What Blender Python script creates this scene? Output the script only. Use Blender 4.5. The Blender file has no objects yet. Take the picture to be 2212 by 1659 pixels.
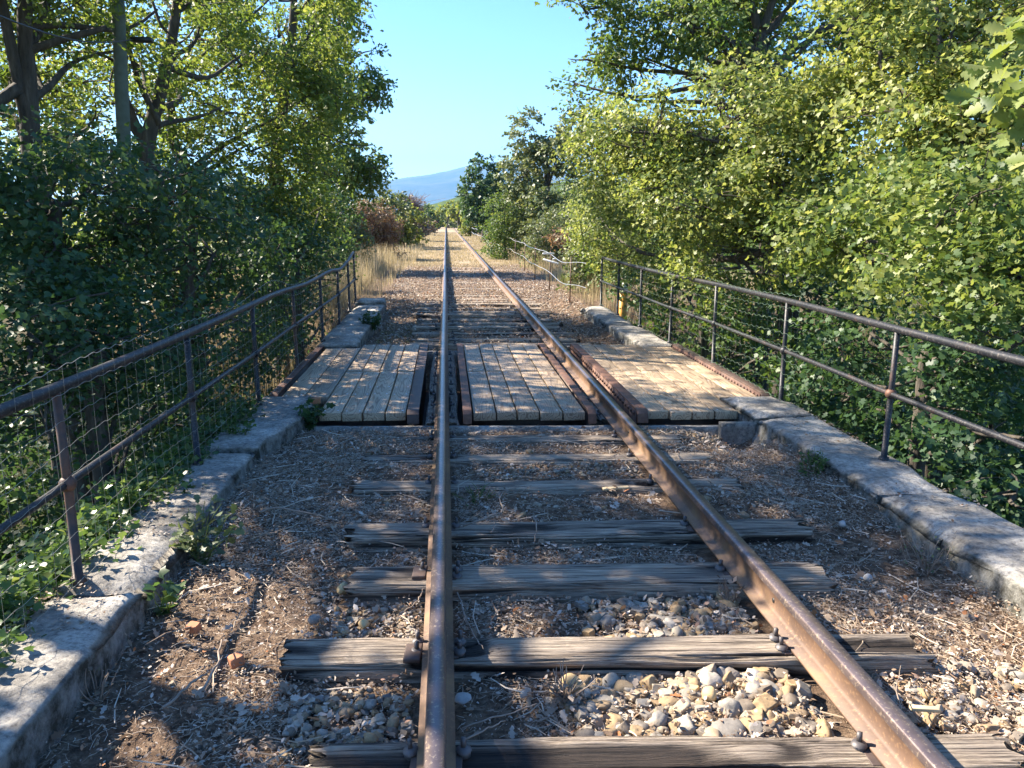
import bpy, math, random
import numpy as np
from mathutils import Vector
random.seed(7); RNG = np.random.default_rng(7)
R = math.radians
scn = bpy.context.scene; COL = scn.collection

# ------------------------------------------------------------------ camera, sky, sun, exposure
CAMZ = 1.73; PIT = R(12.0948); YAW = R(4.8177)
cam = bpy.data.cameras.new('camera'); cam.sensor_width = 36; cam.lens = 36*1659/2212
cam.clip_start = .05; cam.clip_end = 60000
camo = bpy.data.objects.new('camera', cam); COL.objects.link(camo)
camo.location = (0, 0, CAMZ); camo.rotation_euler = (R(90)-PIT, 0, -YAW); scn.camera = camo
SUN_EL, SUN_AZ = R(38), R(62)            # azimuth measured from the track direction towards the left
tosun = Vector((-math.sin(SUN_AZ)*math.cos(SUN_EL), math.cos(SUN_AZ)*math.cos(SUN_EL), math.sin(SUN_EL)))
w = bpy.data.worlds.new('World'); scn.world = w; w.use_nodes = True
nt = w.node_tree; bg = nt.nodes['Background']; sky = nt.nodes.new('ShaderNodeTexSky')
sky.sky_type = 'NISHITA'; sky.sun_disc = False; sky.sun_elevation = SUN_EL; sky.sun_rotation = -SUN_AZ
sky.air_density = 1.0; sky.dust_density = 0.45; sky.ozone_density = 1.6; sky.altitude = 300
hs = nt.nodes.new('ShaderNodeHueSaturation'); hs.inputs['Saturation'].default_value = 1.35; hs.inputs['Hue'].default_value = .510; nt.links.new(sky.outputs[0], hs.inputs['Color']); nt.links.new(hs.outputs[0], bg.inputs[0]); bg.inputs[1].default_value = 0.072
sl = bpy.data.lights.new('sun', 'SUN'); sl.energy = 5.0; sl.angle = R(.55); sl.color = (1, .90, .76)
slo = bpy.data.objects.new('sun', sl); COL.objects.link(slo); slo.location = (-20, 10, 18)
slo.rotation_euler = tosun.to_track_quat('Z', 'Y').to_euler()
scn.view_settings.view_transform = 'Standard'; scn.view_settings.look = 'None'
scn.view_settings.gamma = 1; scn.view_settings.exposure = 2.15
scn.cycles.max_bounces = 7; scn.cycles.transmission_bounces = 4; scn.cycles.diffuse_bounces = 4
scn.cycles.sample_clamp_indirect = 6

# ------------------------------------------------------------------ helpers
_F = np.array([math.sin(YAW)*math.cos(PIT), math.cos(YAW)*math.cos(PIT), -math.sin(PIT)])
_R = np.array([math.cos(YAW), -math.sin(YAW), 0]); _U = np.cross(_R, _F)
def at(x, y, Y):
    d = _F+_R*(x-1106)/1659-_U*(y-829.5)/1659
    return np.array([0, 0, CAMZ])+d*(Y/d[1])
def tag(o, label=None, cat=None, group=None, kind=None):
    for k, v in (('label', label), ('category', cat), ('group', group), ('kind', kind)):
        if v: o[k] = v
    return o
def empty(name, loc, label, cat, group=None):
    o = bpy.data.objects.new(name, None); COL.objects.link(o); o.location = loc
    o.empty_display_size = .1
    return tag(o, label, cat, group)
def mesh_np(name, V, F, mat, parent=None, rnd=None, smooth=False, loc=(0, 0, 0)):
    """V (n,3); F list of arrays (m,k); rnd per vertex"""
    V = np.asarray(V, dtype=np.float32)-np.asarray(loc, dtype=np.float32)
    me = bpy.data.meshes.new(name)
    Fs = F if isinstance(F, list) else [F]
    Fs = [np.asarray(f, dtype=np.int32) for f in Fs if len(f)]
    li = np.concatenate([f.ravel() for f in Fs]); tot = np.concatenate([np.full(len(f), f.shape[1], np.int32) for f in Fs])
    st = np.concatenate([[0], np.cumsum(tot)[:-1]]).astype(np.int32)
    me.vertices.add(len(V)); me.vertices.foreach_set('co', V.ravel())
    me.loops.add(len(li)); me.loops.foreach_set('vertex_index', li)
    me.polygons.add(len(tot)); me.polygons.foreach_set('loop_start', st); me.polygons.foreach_set('loop_total', tot)
    if smooth: me.polygons.foreach_set('use_smooth', np.ones(len(tot), dtype=bool))
    me.update(calc_edges=True)
    if rnd is not None:
        a = me.attributes.new('rnd', 'FLOAT', 'POINT'); a.data.foreach_set('value', np.asarray(rnd, dtype=np.float32))
    me.materials.append(mat)
    o = bpy.data.objects.new(name, me); COL.objects.link(o); o.location = loc
    if parent: 
        o.parent = parent; o.location = Vector(loc)-parent.location
    return o
class MB:
    """collects shapes of ONE part"""
    def __init__(s): s.V = []; s.F = {}; s.n = 0; s.r = []
    def add(s, V, Fs, r=0.5):
        V = np.asarray(V, float)
        for f in (Fs if isinstance(Fs, list) else [Fs]):
            f = np.asarray(f)
            if len(f): s.F.setdefault(f.shape[1], []).append(f+s.n)
        s.V.append(V); s.n += len(V); s.r.append(np.full(len(V), r) if np.isscalar(r) else r)
    def box(s, x0, x1, y0, y1, z0, z1, skew=0):
        V = np.array([(x, y+skew*x, z) for z in (z0, z1) for y in (y0, y1) for x in (x0, x1)])
        s.add(V, np.array([(0, 2, 3, 1), (4, 5, 7, 6), (0, 1, 5, 4), (2, 6, 7, 3), (0, 4, 6, 2), (1, 3, 7, 5)]))
    def tube(s, P, rad, k=6, cap=True, r=0.5):
        P = np.asarray(P, float); n = len(P); rad = np.broadcast_to(rad, (n,))
        T = np.gradient(P, axis=0); T /= np.linalg.norm(T, axis=1)[:, None]+1e-9
        up = np.where(np.abs(T[:, 2:3]) > .9, np.array([[1., 0, 0]]), np.array([[0, 0, 1.]]))
        A = np.cross(T, up); A /= np.linalg.norm(A, axis=1)[:, None]; B = np.cross(T, A)
        a = np.arange(k)/k*2*np.pi
        V = P[:, None, :]+rad[:, None, None]*(np.cos(a)[None, :, None]*A[:, None, :]+np.sin(a)[None, :, None]*B[:, None, :])
        i = np.arange(n-1)[:, None]*k; j = np.arange(k)[None, :]
        F = np.stack([i+j, i+(j+1) % k, i+k+(j+1) % k, i+k+j], -1).reshape(-1, 4)
        Fs = [F]
        if cap: Fs.append(np.array([list(range(k))[::-1], [(n-1)*k+q for q in range(k)]]))
        s.add(V.reshape(-1, 3), Fs, r)
    def dome(s, c, r, h, k=12, rings=3):
        V = []; 
        for q in range(rings+1):
            t = q/rings*math.pi/2
            for i in range(k): a = i/k*2*math.pi; V.append((c[0]+r*math.cos(t)*math.cos(a), c[1]+r*math.cos(t)*math.sin(a), c[2]+h*math.sin(t)))
        F = [(q*k+i, q*k+(i+1) % k, (q+1)*k+(i+1) % k, (q+1)*k+i) for q in range(rings) for i in range(k)]
        s.add(V, np.array(F))
    def ball(s, c, r, k=12):
        s.tube([(c[0], c[1], c[2]+r*math.cos(t)) for t in np.linspace(math.pi, 0, 9)], [max(1e-3, r*math.sin(t)) for t in np.linspace(math.pi, 0, 9)], k)
    def build(s, name, mat, parent=None, smooth=False, loc=(0, 0, 0), bevel=0):
        o = mesh_np(name, np.concatenate(s.V), [np.concatenate(f) for f in s.F.values()], mat, parent, np.concatenate(s.r), smooth, loc)
        if bevel:
            m = o.modifiers.new('b', 'BEVEL'); m.width = bevel; m.segments = 2; m.limit_method = 'ANGLE'
        return o
def hash3(i, j, k):
    h = (i*374761393+j*668265263+k*2147483647) & 0xffffffff
    h = ((h ^ (h >> 13))*1274126177) & 0xffffffff
    return ((h ^ (h >> 16)) & 0xffff)/65535.
def vnoise(P):
    P = np.asarray(P, float); I = np.floor(P).astype(np.int64); f = P-I; f = f*f*(3-2*f); r = 0
    for a in (0, 1):
        for b in (0, 1):
            for c in (0, 1):
                wgt = (f[..., 0] if a else 1-f[..., 0])*(f[..., 1] if b else 1-f[..., 1])*(f[..., 2] if c else 1-f[..., 2])
                r = r+wgt*hash3(I[..., 0]+a, I[..., 1]+b, I[..., 2]+c)
    return r
def fbm(P, o=3):
    P = np.asarray(P, float); r = 0; s = 0
    for q in range(o): r = r+vnoise(P*2**q+q*17.3)*.5**q; s += .5**q
    return r/s
def sstep(a, b, x): t = np.clip((x-a)/(b-a), 0, 1); return t*t*(3-2*t)

# ------------------------------------------------------------------ materials
def newmat(name):
    m = bpy.data.materials.new(name); m.use_nodes = True; t = m.node_tree; return m, t, t.nodes, t.links, t.nodes['Principled BSDF']
def ramp(N, stops, interp='LINEAR'):
    r = N.new('ShaderNodeValToRGB'); r.color_ramp.interpolation = interp; e = r.color_ramp.elements
    while len(e) < len(stops): e.new(.5)
    for q, (p, c) in enumerate(stops): e[q].position = p; e[q].color = (*c, 1)
    return r
def noise(N, L, co, scale, detail=6, rough=.6, sc=None, rot=None, dist=0):
    n = N.new('ShaderNodeTexNoise'); n.inputs['Scale'].default_value = scale; n.inputs['Detail'].default_value = detail
    n.inputs['Roughness'].default_value = rough; n.inputs['Distortion'].default_value = dist
    if sc or rot:
        mp = N.new('ShaderNodeMapping'); mp.inputs['Scale'].default_value = sc or (1, 1, 1); L.new(co, mp.inputs[0]); co = mp.outputs[0]
    L.new(co, n.inputs['Vector']); return n
def bump(N, L, src, strength, dist, P):
    b = N.new('ShaderNodeBump'); b.inputs['Strength'].default_value = strength; b.inputs['Distance'].default_value = dist
    L.new(src, b.inputs['Height']); L.new(b.outputs[0], P.inputs['Normal']); return b
def objco(N): return N.new('ShaderNodeTexCoord').outputs['Object']
def poscoord(N): return N.new('ShaderNodeNewGeometry').outputs['Position']
def mixc(N, L, f, a, b, mode='MIX'):
    m = N.new('ShaderNodeMix'); m.data_type = 'RGBA'; m.blend_type = mode
    for s, v in ((m.inputs['Factor'], f), (m.inputs[6], a), (m.inputs[7], b)):
        if hasattr(v, 'is_linked') or hasattr(v, 'links'): L.new(v, s)
        elif isinstance(v, (int, float)): s.default_value = v
        else: s.default_value = (*v, 1)
    return m.outputs[2]
def leafmat(name, cols, trans=.42, tint=(1.2, 1.18, .55), rough=.5, spec=.42):
    m, t, N, L, P = newmat(name)
    a = N.new('ShaderNodeAttribute'); a.attribute_name = 'rnd'
    k = len(cols); r = ramp(N, [(q/max(1, k-1), c) for q, c in enumerate(cols)]); L.new(a.outputs['Fac'], r.inputs[0])
    L.new(r.outputs[0], P.inputs['Base Color']); P.inputs['Roughness'].default_value = rough; P.inputs['Specular IOR Level'].default_value = spec
    tr = N.new('ShaderNodeBsdfTranslucent'); c2 = mixc(N, L, 1.0, r.outputs[0], tint, 'MULTIPLY')
    br = N.new('ShaderNodeBrightContrast'); br.inputs['Bright'].default_value = 0; L.new(c2, br.inputs[0])
    g = N.new('ShaderNodeGamma'); g.inputs[1].default_value = .8; L.new(c2, g.inputs[0]); L.new(g.outputs[0], tr.inputs[0])
    mx = N.new('ShaderNodeMixShader'); mx.inputs[0].default_value = trans
    L.new(P.outputs[0], mx.inputs[1]); L.new(tr.outputs[0], mx.inputs[2]); L.new(mx.outputs[0], N['Material Output'].inputs[0])
    return m
M = {}
M['leaf_maple'] = leafmat('leaf_maple', [(.055, .10, .024), (.115, .17, .036), (.215, .255, .065), (.37, .38, .14)])
M['leaf_backlit'] = leafmat('leaf_backlit', [(.055, .105, .02), (.10, .16, .028), (.16, .21, .04), (.24, .26, .06)], trans=.46)
M['leaf_oak'] = leafmat('leaf_oak', [(.040, .085, .018), (.065, .12, .025), (.10, .155, .03), (.15, .19, .045)])
M['leaf_dark'] = leafmat('leaf_dark', [(.022, .055, .022), (.035, .08, .028), (.05, .10, .032), (.08, .14, .035)], trans=.34)  # dark leaves; shade on bushes and low thicket is put into this tone
M['leaf_maple_shaded'] = leafmat('leaf_maple_shaded', [(.035, .08, .02), (.06, .12, .026), (.10, .16, .032), (.19, .22, .05)], trans=.36)  # darker maple leaves, the lower thicket's shade mixed into the colour
M['leaf_yellow'] = leafmat('leaf_yellow', [(.10, .14, .03), (.16, .20, .04), (.23, .25, .055), (.30, .28, .07)])
M['leaf_grey'] = leafmat('leaf_grey', [(.07, .10, .045), (.10, .135, .055), (.14, .17, .07), (.20, .20, .09)], trans=.3)
M['leaf_red'] = leafmat('leaf_red', [(.12, .08, .05), (.18, .11, .07), (.22, .15, .08), (.17, .17, .08)], trans=.3, tint=(1.2, .9, .6))
M['leaf_brown'] = leafmat('leaf_brown', [(.12, .10, .07), (.18, .14, .09), (.22, .17, .11)], trans=.2, tint=(1, .9, .7))
M['ivy'] = leafmat('ivy', [(.03, .065, .02), (.05, .10, .026), (.08, .14, .035), (.15, .19, .06)], rough=.3)
M['grass'] = leafmat('grass', [(.17, .16, .07), (.33, .26, .145), (.44, .35, .22), (.54, .45, .31)], trans=.35, tint=(1.05, 1, .8), rough=.6)
M['grass_green'] = leafmat('grass_green', [(.09, .15, .04), (.15, .20, .06), (.30, .30, .12)], trans=.4, rough=.5)
M['litter'] = leafmat('litter', [(.11, .065, .038), (.23, .155, .10), (.39, .31, .235), (.58, .51, .43), (.40, .17, .07)], trans=.15, tint=(1, .9, .75), rough=.7, spec=.3)
M['straw'] = leafmat('straw', [(.16, .10, .065), (.36, .27, .185), (.58, .49, .38)], trans=.0, rough=.8, spec=.2)

def mk_bark():
    m, t, N, L, P = newmat('bark'); co = objco(N)
    n = noise(N, L, co, 6, 8, .7, (3, 3, .5)); r = ramp(N, [(.3, (.03, .024, .018)), (.55, (.085, .07, .052)), (.75, (.16, .14, .105))])
    L.new(n.outputs[0], r.inputs[0]); L.new(r.outputs[0], P.inputs['Base Color']); P.inputs['Roughness'].default_value = .9
    bump(N, L, n.outputs[0], .8, .03, P); return m
M['bark'] = mk_bark()
def mk_soil():
    m, t, N, L, P = newmat('ground'); co = poscoord(N)
    big = noise(N, L, co, .9, 5); med = noise(N, L, co, 14, 8, .7); fine = noise(N, L, co, 90, 4, .7)
    v = N.new('ShaderNodeTexVoronoi'); v.inputs['Scale'].default_value = 60; L.new(co, v.inputs['Vector'])
    r1 = ramp(N, [(.3, (.07, .045, .03)), (.5, (.16, .11, .075)), (.68, (.29, .215, .15))]); L.new(med.outputs[0], r1.inputs[0])
    r2 = ramp(N, [(.0, (.45, .45, .45)), (.6, (1.2, 1.15, 1.1))]); L.new(v.outputs['Color'], r2.inputs[0])
    c = mixc(N, L, .8, r1.outputs[0], r2.outputs[0], 'MULTIPLY')
    # dry straw colour of the mown verge further along the line, green undergrowth off the bridge
    sx = N.new('ShaderNodeSeparateXYZ'); L.new(co, sx.inputs[0])
    mr = N.new('ShaderNodeMapRange'); mr.inputs[1].default_value = 25; mr.inputs[2].default_value = 33; L.new(sx.outputs[1], mr.inputs[0])
    gr = ramp(N, [(.35, (.20, .165, .10)), (.5, (.32, .25, .165)), (.65, (.42, .335, .235))]); 
    gn = noise(N, L, co, .55, 6, .7); L.new(gn.outputs[0], gr.inputs[0])
    c = mixc(N, L, mr.outputs[0], c, gr.outputs[0])
    ax = N.new('ShaderNodeMath'); ax.operation = 'ABSOLUTE'; L.new(sx.outputs[0], ax.inputs[0])
    mw = N.new('ShaderNodeMapRange'); mw.inputs[1].default_value = 6; mw.inputs[2].default_value = 12; L.new(ax.outputs[0], mw.inputs[0])
    fd = ramp(N, [(.35, (.06, .08, .03)), (.65, (.16, .16, .07))]); L.new(gn.outputs[0], fd.inputs[0])
    c = mixc(N, L, mw.outputs[0], c, fd.outputs[0])
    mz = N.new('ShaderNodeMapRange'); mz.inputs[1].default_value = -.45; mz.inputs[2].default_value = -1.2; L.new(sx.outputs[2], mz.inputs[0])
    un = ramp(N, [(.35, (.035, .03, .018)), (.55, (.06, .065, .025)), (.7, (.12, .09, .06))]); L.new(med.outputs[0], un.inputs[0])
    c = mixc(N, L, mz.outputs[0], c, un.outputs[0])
    L.new(c, P.inputs['Base Color']); P.inputs['Roughness'].default_value = .95; P.inputs['Specular IOR Level'].default_value = .2
    ad = N.new('ShaderNodeMath'); ad.operation = 'ADD'; L.new(fine.outputs[0], ad.inputs[0]); L.new(med.outputs[0], ad.inputs[1])
    bump(N, L, ad.outputs[0], 1, .02, P); return m
M['soil'] = mk_soil()
def mk_stone():
    m, t, N, L, P = newmat('pebble'); a = N.new('ShaderNodeAttribute'); a.attribute_name = 'rnd'
    r = ramp(N, [(0, (.08, .065, .05)), (.2, (.17, .135, .10)), (.35, (.22, .205, .185)), (.5, (.33, .295, .24)), (.68, (.26, .18, .10)), (.86, (.36, .25, .13)), (1, (.46, .42, .36))])
    L.new(a.outputs['Fac'], r.inputs[0]); n = noise(N, L, poscoord(N), 40, 6, .7)
    r2 = ramp(N, [(.3, (.6, .58, .55)), (.7, (1.15, 1.12, 1.08))]); L.new(n.outputs[0], r2.inputs[0])
    L.new(mixc(N, L, .8, r.outputs[0], r2.outputs[0], 'MULTIPLY'), P.inputs['Base Color']); P.inputs['Roughness'].default_value = .8
    bump(N, L, n.outputs[0], .5, .006, P); return m
M['stone'] = mk_stone()
def mk_sleeper():
    m, t, N, L, P = newmat('old_sleeper_wood'); co = objco(N)
    oi = N.new('ShaderNodeObjectInfo'); ad = N.new('ShaderNodeVectorMath'); ad.operation = 'ADD'; L.new(co, ad.inputs[0])
    mu = N.new('ShaderNodeMath'); mu.operation = 'MULTIPLY'; mu.inputs[1].default_value = 20; L.new(oi.outputs['Random'], mu.inputs[0]); L.new(mu.outputs[0], ad.inputs[1])
    g = noise(N, L, ad.outputs[0], 1, 10, .72, (2.2, 130, 90), dist=.25); b = noise(N, L, ad.outputs[0], 3, 5, .6, (1, 3, 1))
    r = ramp(N, [(.38, (.035, .028, .022)), (.44, (.25, .205, .16)), (.51, (.47, .40, .325)), (.64, (.66, .59, .49))]); L.new(g.outputs[0], r.inputs[0])
    r2 = ramp(N, [(.35, (.58, .56, .56)), (.62, (1.1, 1.06, 1.0))]); L.new(b.outputs[0], r2.inputs[0])
    at_ = N.new('ShaderNodeAttribute'); at_.attribute_name = 'rnd'; rc = ramp(N, [(0, (.10, .08, .07)), (.8, (1.02, .98, .93))]); L.new(at_.outputs['Fac'], rc.inputs[0])
    c = mixc(N, L, 1.0, mixc(N, L, .75, r.outputs[0], r2.outputs[0], 'MULTIPLY'), rc.outputs[0], 'MULTIPLY')
    L.new(c, P.inputs['Base Color']); P.inputs['Roughness'].default_value = .85
    bump(N, L, g.outputs[0], 1, .03, P); return m
M['sleeper'] = mk_sleeper()
def mk_plank():
    m, t, N, L, P = newmat('new_plank_wood'); co = objco(N)
    oi = N.new('ShaderNodeObjectInfo'); ad = N.new('ShaderNodeVectorMath'); ad.operation = 'ADD'; L.new(co, ad.inputs[0])
    mu = N.new('ShaderNodeMath'); mu.operation = 'MULTIPLY'; mu.inputs[1].default_value = 37; L.new(oi.outputs['Random'], mu.inputs[0]); L.new(mu.outputs[0], ad.inputs[1])
    mp = N.new('ShaderNodeMapping'); mp.inputs['Scale'].default_value = (16, 1.3, 10); L.new(ad.outputs[0], mp.inputs[0])
    n0 = noise(N, L, mp.outputs[0], .55, 2, .4)
    wv = N.new('ShaderNodeMath'); wv.operation = 'MULTIPLY'; wv.inputs[1].default_value = 16; L.new(n0.outputs[0], wv.inputs[0])
    fr = N.new('ShaderNodeMath'); fr.operation = 'FRACT'; L.new(wv.outputs[0], fr.inputs[0])
    r = ramp(N, [(0, (.50, .40, .28)), (.55, (.44, .34, .235)), (.85, (.20, .13, .08)), (1, (.48, .38, .265))]); L.new(fr.outputs[0], r.inputs[0])
    s = noise(N, L, ad.outputs[0], 2.2, 6, .65); r2 = ramp(N, [(.3, (.5, .49, .5)), (.6, (1.06, 1.03, 1.0))]); L.new(s.outputs[0], r2.inputs[0])
    c = mixc(N, L, .8, r.outputs[0], r2.outputs[0], 'MULTIPLY')
    r3 = ramp(N, [(0, (.7, .68, .66)), (1, (1.12, 1.08, 1.02))]); L.new(oi.outputs['Random'], r3.inputs[0])
    c = mixc(N, L, 1.0, c, r3.outputs[0], 'MULTIPLY')
    f = noise(N, L, ad.outputs[0], 1, 6, .6, (160, 3, 60)); bump(N, L, f.outputs[0], .3, .004, P)
    L.new(c, P.inputs['Base Color']); P.inputs['Roughness'].default_value = .62; return m
M['plank'] = mk_plank()
def mk_metal(name, stops, scale=9, rough=(.45, .75), metal=.3, fleck=None, bmp=.25, fs=70):
    m, t, N, L, P = newmat(name); co = poscoord(N)
    n = noise(N, L, co, scale, 8, .7); r = ramp(N, stops); L.new(n.outputs[0], r.inputs[0]); c = r.outputs[0]
    f = noise(N, L, co, fs, 5, .65)
    if fleck:
        rf = ramp(N, [(.56, (0, 0, 0)), (.62, (1, 1, 1))]); L.new(f.outputs[0], rf.inputs[0]); c = mixc(N, L, rf.outputs[0], c, fleck)
    L.new(c, P.inputs['Base Color']); P.inputs['Metallic'].default_value = metal
    mr = N.new('ShaderNodeMapRange'); mr.inputs[3].default_value = rough[0]; mr.inputs[4].default_value = rough[1]; L.new(n.outputs[0], mr.inputs[0]); L.new(mr.outputs[0], P.inputs['Roughness'])
    bump(N, L, f.outputs[0], bmp, .003, P); return m
M['rail_top'] = mk_metal('rail_head_rust', [(.3, (.11, .085, .085)), (.6, (.17, .128, .118)), (.8, (.23, .175, .155))], rough=(.24, .40), metal=.55, fleck=(.31, .24, .18), bmp=.15)
M['rail_web'] = mk_metal('rail_web_rust', [(.3, (.08, .05, .036)), (.5, (.15, .088, .055)), (.68, (.25, .15, .07))], scale=3, rough=(.5, .75), metal=.1, fleck=(.21, .125, .07), fs=60)
M['rust'] = mk_metal('rusty_steel', [(.3, (.06, .035, .028)), (.5, (.13, .065, .042)), (.7, (.24, .125, .08))], rough=(.6, .85), metal=.1)
M['rust_dark'] = mk_metal('dark_rusty_steel', [(.3, (.045, .032, .028)), (.55, (.10, .065, .05)), (.75, (.17, .11, .08))], rough=(.5, .8), metal=.2)
M['pipe'] = mk_metal('painted_pipe', [(.40, (.011, .013, .017)), (.57, (.020, .020, .023)), (.68, (.075, .04, .03)), (.76, (.14, .06, .035))], scale=4, rough=(.4, .6), metal=.2, fleck=(.085, .075, .07))
M['pipe_rust'] = mk_metal('rusted_pipe', [(.38, (.035, .03, .03)), (.5, (.09, .05, .035)), (.66, (.20, .085, .045))], scale=5, rough=(.5, .7), metal=.15)
M['screw'] = mk_metal('screw_steel', [(.3, (.06, .055, .055)), (.7, (.16, .14, .13))], rough=(.45, .6), metal=.3)
M['zinc'] = mk_metal('zinc', [(.3, (.5, .5, .5)), (.7, (.75, .75, .75))], rough=(.3, .4), metal=.8)
M['wire'] = mk_metal('galvanised_wire', [(.3, (.18, .17, .14)), (.7, (.38, .36, .30))], rough=(.4, .6), metal=.3)
M['wire_green'] = mk_metal('green_wire', [(.3, (.07, .12, .08)), (.7, (.14, .2, .14))], rough=(.4, .6), metal=.1)
def mk_concrete(name='old_concrete', dark=.6, moss=True):
    m, t, N, L, P = newmat(name); co = poscoord(N)
    n = noise(N, L, co, 2.2, 9, .7); f = noise(N, L, co, 30, 8, .75)
    r = ramp(N, [(.32, (.12, .11, .095)), (.48, (.29, .265, .23)), (.64, (.52, .485, .43))]); L.new(n.outputs[0], r.inputs[0])
    rf = ramp(N, [(.36, (.30, .29, .28)), (.47, (.85, .85, .85)), (.6, (1.3, 1.28, 1.22))]); L.new(f.outputs[0], rf.inputs[0])
    c = mixc(N, L, .85, r.outputs[0], rf.outputs[0], 'MULTIPLY')
    if moss:
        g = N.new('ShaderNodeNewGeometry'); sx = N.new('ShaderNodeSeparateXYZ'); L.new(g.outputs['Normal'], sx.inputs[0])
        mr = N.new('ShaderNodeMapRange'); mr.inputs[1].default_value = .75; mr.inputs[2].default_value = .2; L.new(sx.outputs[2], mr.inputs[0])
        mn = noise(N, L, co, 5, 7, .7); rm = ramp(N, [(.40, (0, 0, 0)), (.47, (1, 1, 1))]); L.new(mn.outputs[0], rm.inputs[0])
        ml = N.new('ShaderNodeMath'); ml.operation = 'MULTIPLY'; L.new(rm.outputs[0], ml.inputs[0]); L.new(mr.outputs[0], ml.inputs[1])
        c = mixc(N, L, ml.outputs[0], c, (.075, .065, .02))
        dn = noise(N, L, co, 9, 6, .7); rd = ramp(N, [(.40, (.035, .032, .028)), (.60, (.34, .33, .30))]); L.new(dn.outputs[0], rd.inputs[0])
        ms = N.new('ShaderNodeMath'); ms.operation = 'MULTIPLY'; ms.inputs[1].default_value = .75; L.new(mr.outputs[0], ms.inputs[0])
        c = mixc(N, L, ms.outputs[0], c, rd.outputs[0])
    L.new(c, P.inputs['Base Color']); P.inputs['Roughness'].default_value = .9
    bump(N, L, f.outputs[0], 1, .022, P); return m
M['concrete'] = mk_concrete()
M['concrete_plain'] = mk_concrete('plain_concrete', moss=False)
def mk_flat(name, c, rough=.7, var=.3):
    m, t, N, L, P = newmat(name); n = noise(N, L, poscoord(N), 12, 5)
    r = ramp(N, [(.3, tuple(x*(1-var) for x in c)), (.7, tuple(min(1, x*(1+var)) for x in c))]); L.new(n.outputs[0], r.inputs[0])
    L.new(r.outputs[0], P.inputs['Base Color']); P.inputs['Roughness'].default_value = rough; return m
M['white'] = mk_flat('white_plastic', (.75, .75, .73), .4, .1)
M['orange'] = mk_flat('yellow_orange_paint', (.65, .32, .05), .5, .15)
M['pole'] = mk_flat('green_grey_pole', (.10, .12, .085), .8, .2)
M['terracotta'] = mk_flat('fired_clay', (.42, .17, .08), .85, .2)
M['ochre'] = mk_flat('ochre_stone', (.52, .36, .17), .75, .18)
M['palestone'] = mk_flat('pale_stone', (.38, .36, .33), .8, .25)
M['palewood'] = mk_flat('pale_wood_chip', (.55, .42, .24), .7, .15)
M['greywood'] = mk_flat('grey_twig', (.26, .20, .15), .85, .35)
M['cable'] = mk_flat('black_cable', (.02, .02, .02), .5, .1)
def mk_hill(name, c0, c1, sc):
    m, t, N, L, P = newmat(name); n = noise(N, L, poscoord(N), sc, 9, .72)
    r = ramp(N, [(.35, c0), (.65, c1)]); L.new(n.outputs[0], r.inputs[0]); L.new(r.outputs[0], P.inputs['Base Color']); P.inputs['Roughness'].default_value = 1
    P.inputs['Specular IOR Level'].default_value = 0; return m
M['mountain'] = mk_hill('mountain_forest', (.035, .055, .03), (.11, .11, .075), .004)
M['hill'] = mk_hill('near_hill', (.03, .05, .02), (.10, .13, .045), .05)

# ------------------------------------------------------------------ ground
SK = -.075                                   # the bridge is slightly skew to the rails
def H(x, y):
    x = np.asarray(x, float); y = np.asarray(y, float); P = np.stack([x, y, 0*x], -1)
    bed = -.098+.035*(fbm(P*1.7)-.5)*2+.012*(vnoise(P*14)-.5)
    bed = bed-.13*np.exp(-((x-2.45)/.18)**2-((y-5.98)/.22)**2)+.05*sstep(3.75, 4.6, y)*(1-sstep(10, 11, y))-.03*sstep(1.9, 2.3, x)+.075*sstep(2.35, 2.62, x)-.01*sstep(-.6, -1.1, x)+.02*sstep(-1.2, -1.4, x)
    yy = y-SK*x
    pit = sstep(6.36, 6.42, yy)*(1-sstep(10.52, 10.6, yy)); bed = bed*(1-pit)+pit*-1.6
    far = sstep(16, 19, y); bed = bed*(1-far)+far*(-.05+.03*(fbm(P*.8)-.5))
    bed = bed-.02*sstep(17, 24, y)+.012*np.clip(y-200, 0, 1e9)*0
    out = np.maximum(sstep(-1.72, -1.85, x), sstep(2.95, 3.12, x))
    dpt = -3.2*(1-sstep(12, 17.5, y))-.25*sstep(0, 3, np.maximum(-1.7-x, x-3.))*sstep(17, 20, y)
    dpt = dpt+.5*(fbm(P*.35+5)-.5)*sstep(0, 2, np.maximum(-1.85-x, x-3.2))
    far2 = sstep(15, 17, y)
    o2 = np.maximum(sstep(-2.1, -3.6, x), sstep(3.3, 4.8, x))
    z = bed*(1-out)+dpt*out
    z2 = bed*(1-o2)+dpt*o2
    return z*(1-far2)+z2*far2
xs = np.concatenate([-np.geomspace(6000, 6, 26), np.arange(-5.8, -2, .2), np.arange(-2, 3.3, .04), np.arange(3.4, 7, .2), np.geomspace(7, 6000, 26)])
ys = np.concatenate([-np.geomspace(3000, 2, 10), np.arange(-1.9, 1, .2), np.arange(1, 11, .04), np.arange(11, 24, .12), np.arange(24, 60, 1.), np.geomspace(61, 9000, 30)])
X, Yg = np.meshgrid(xs, ys); Z = H(X, Yg); nx, ny = len(xs), len(ys)
i = (np.arange(ny-1)[:, None]*nx+np.arange(nx-1)[None, :]).ravel()
g = mesh_np('ground', np.stack([X, Yg, Z], -1).reshape(-1, 3), np.stack([i, i+1, i+1+nx, i+nx], -1), M['soil'], smooth=True); tag(g, kind='structure')

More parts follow.
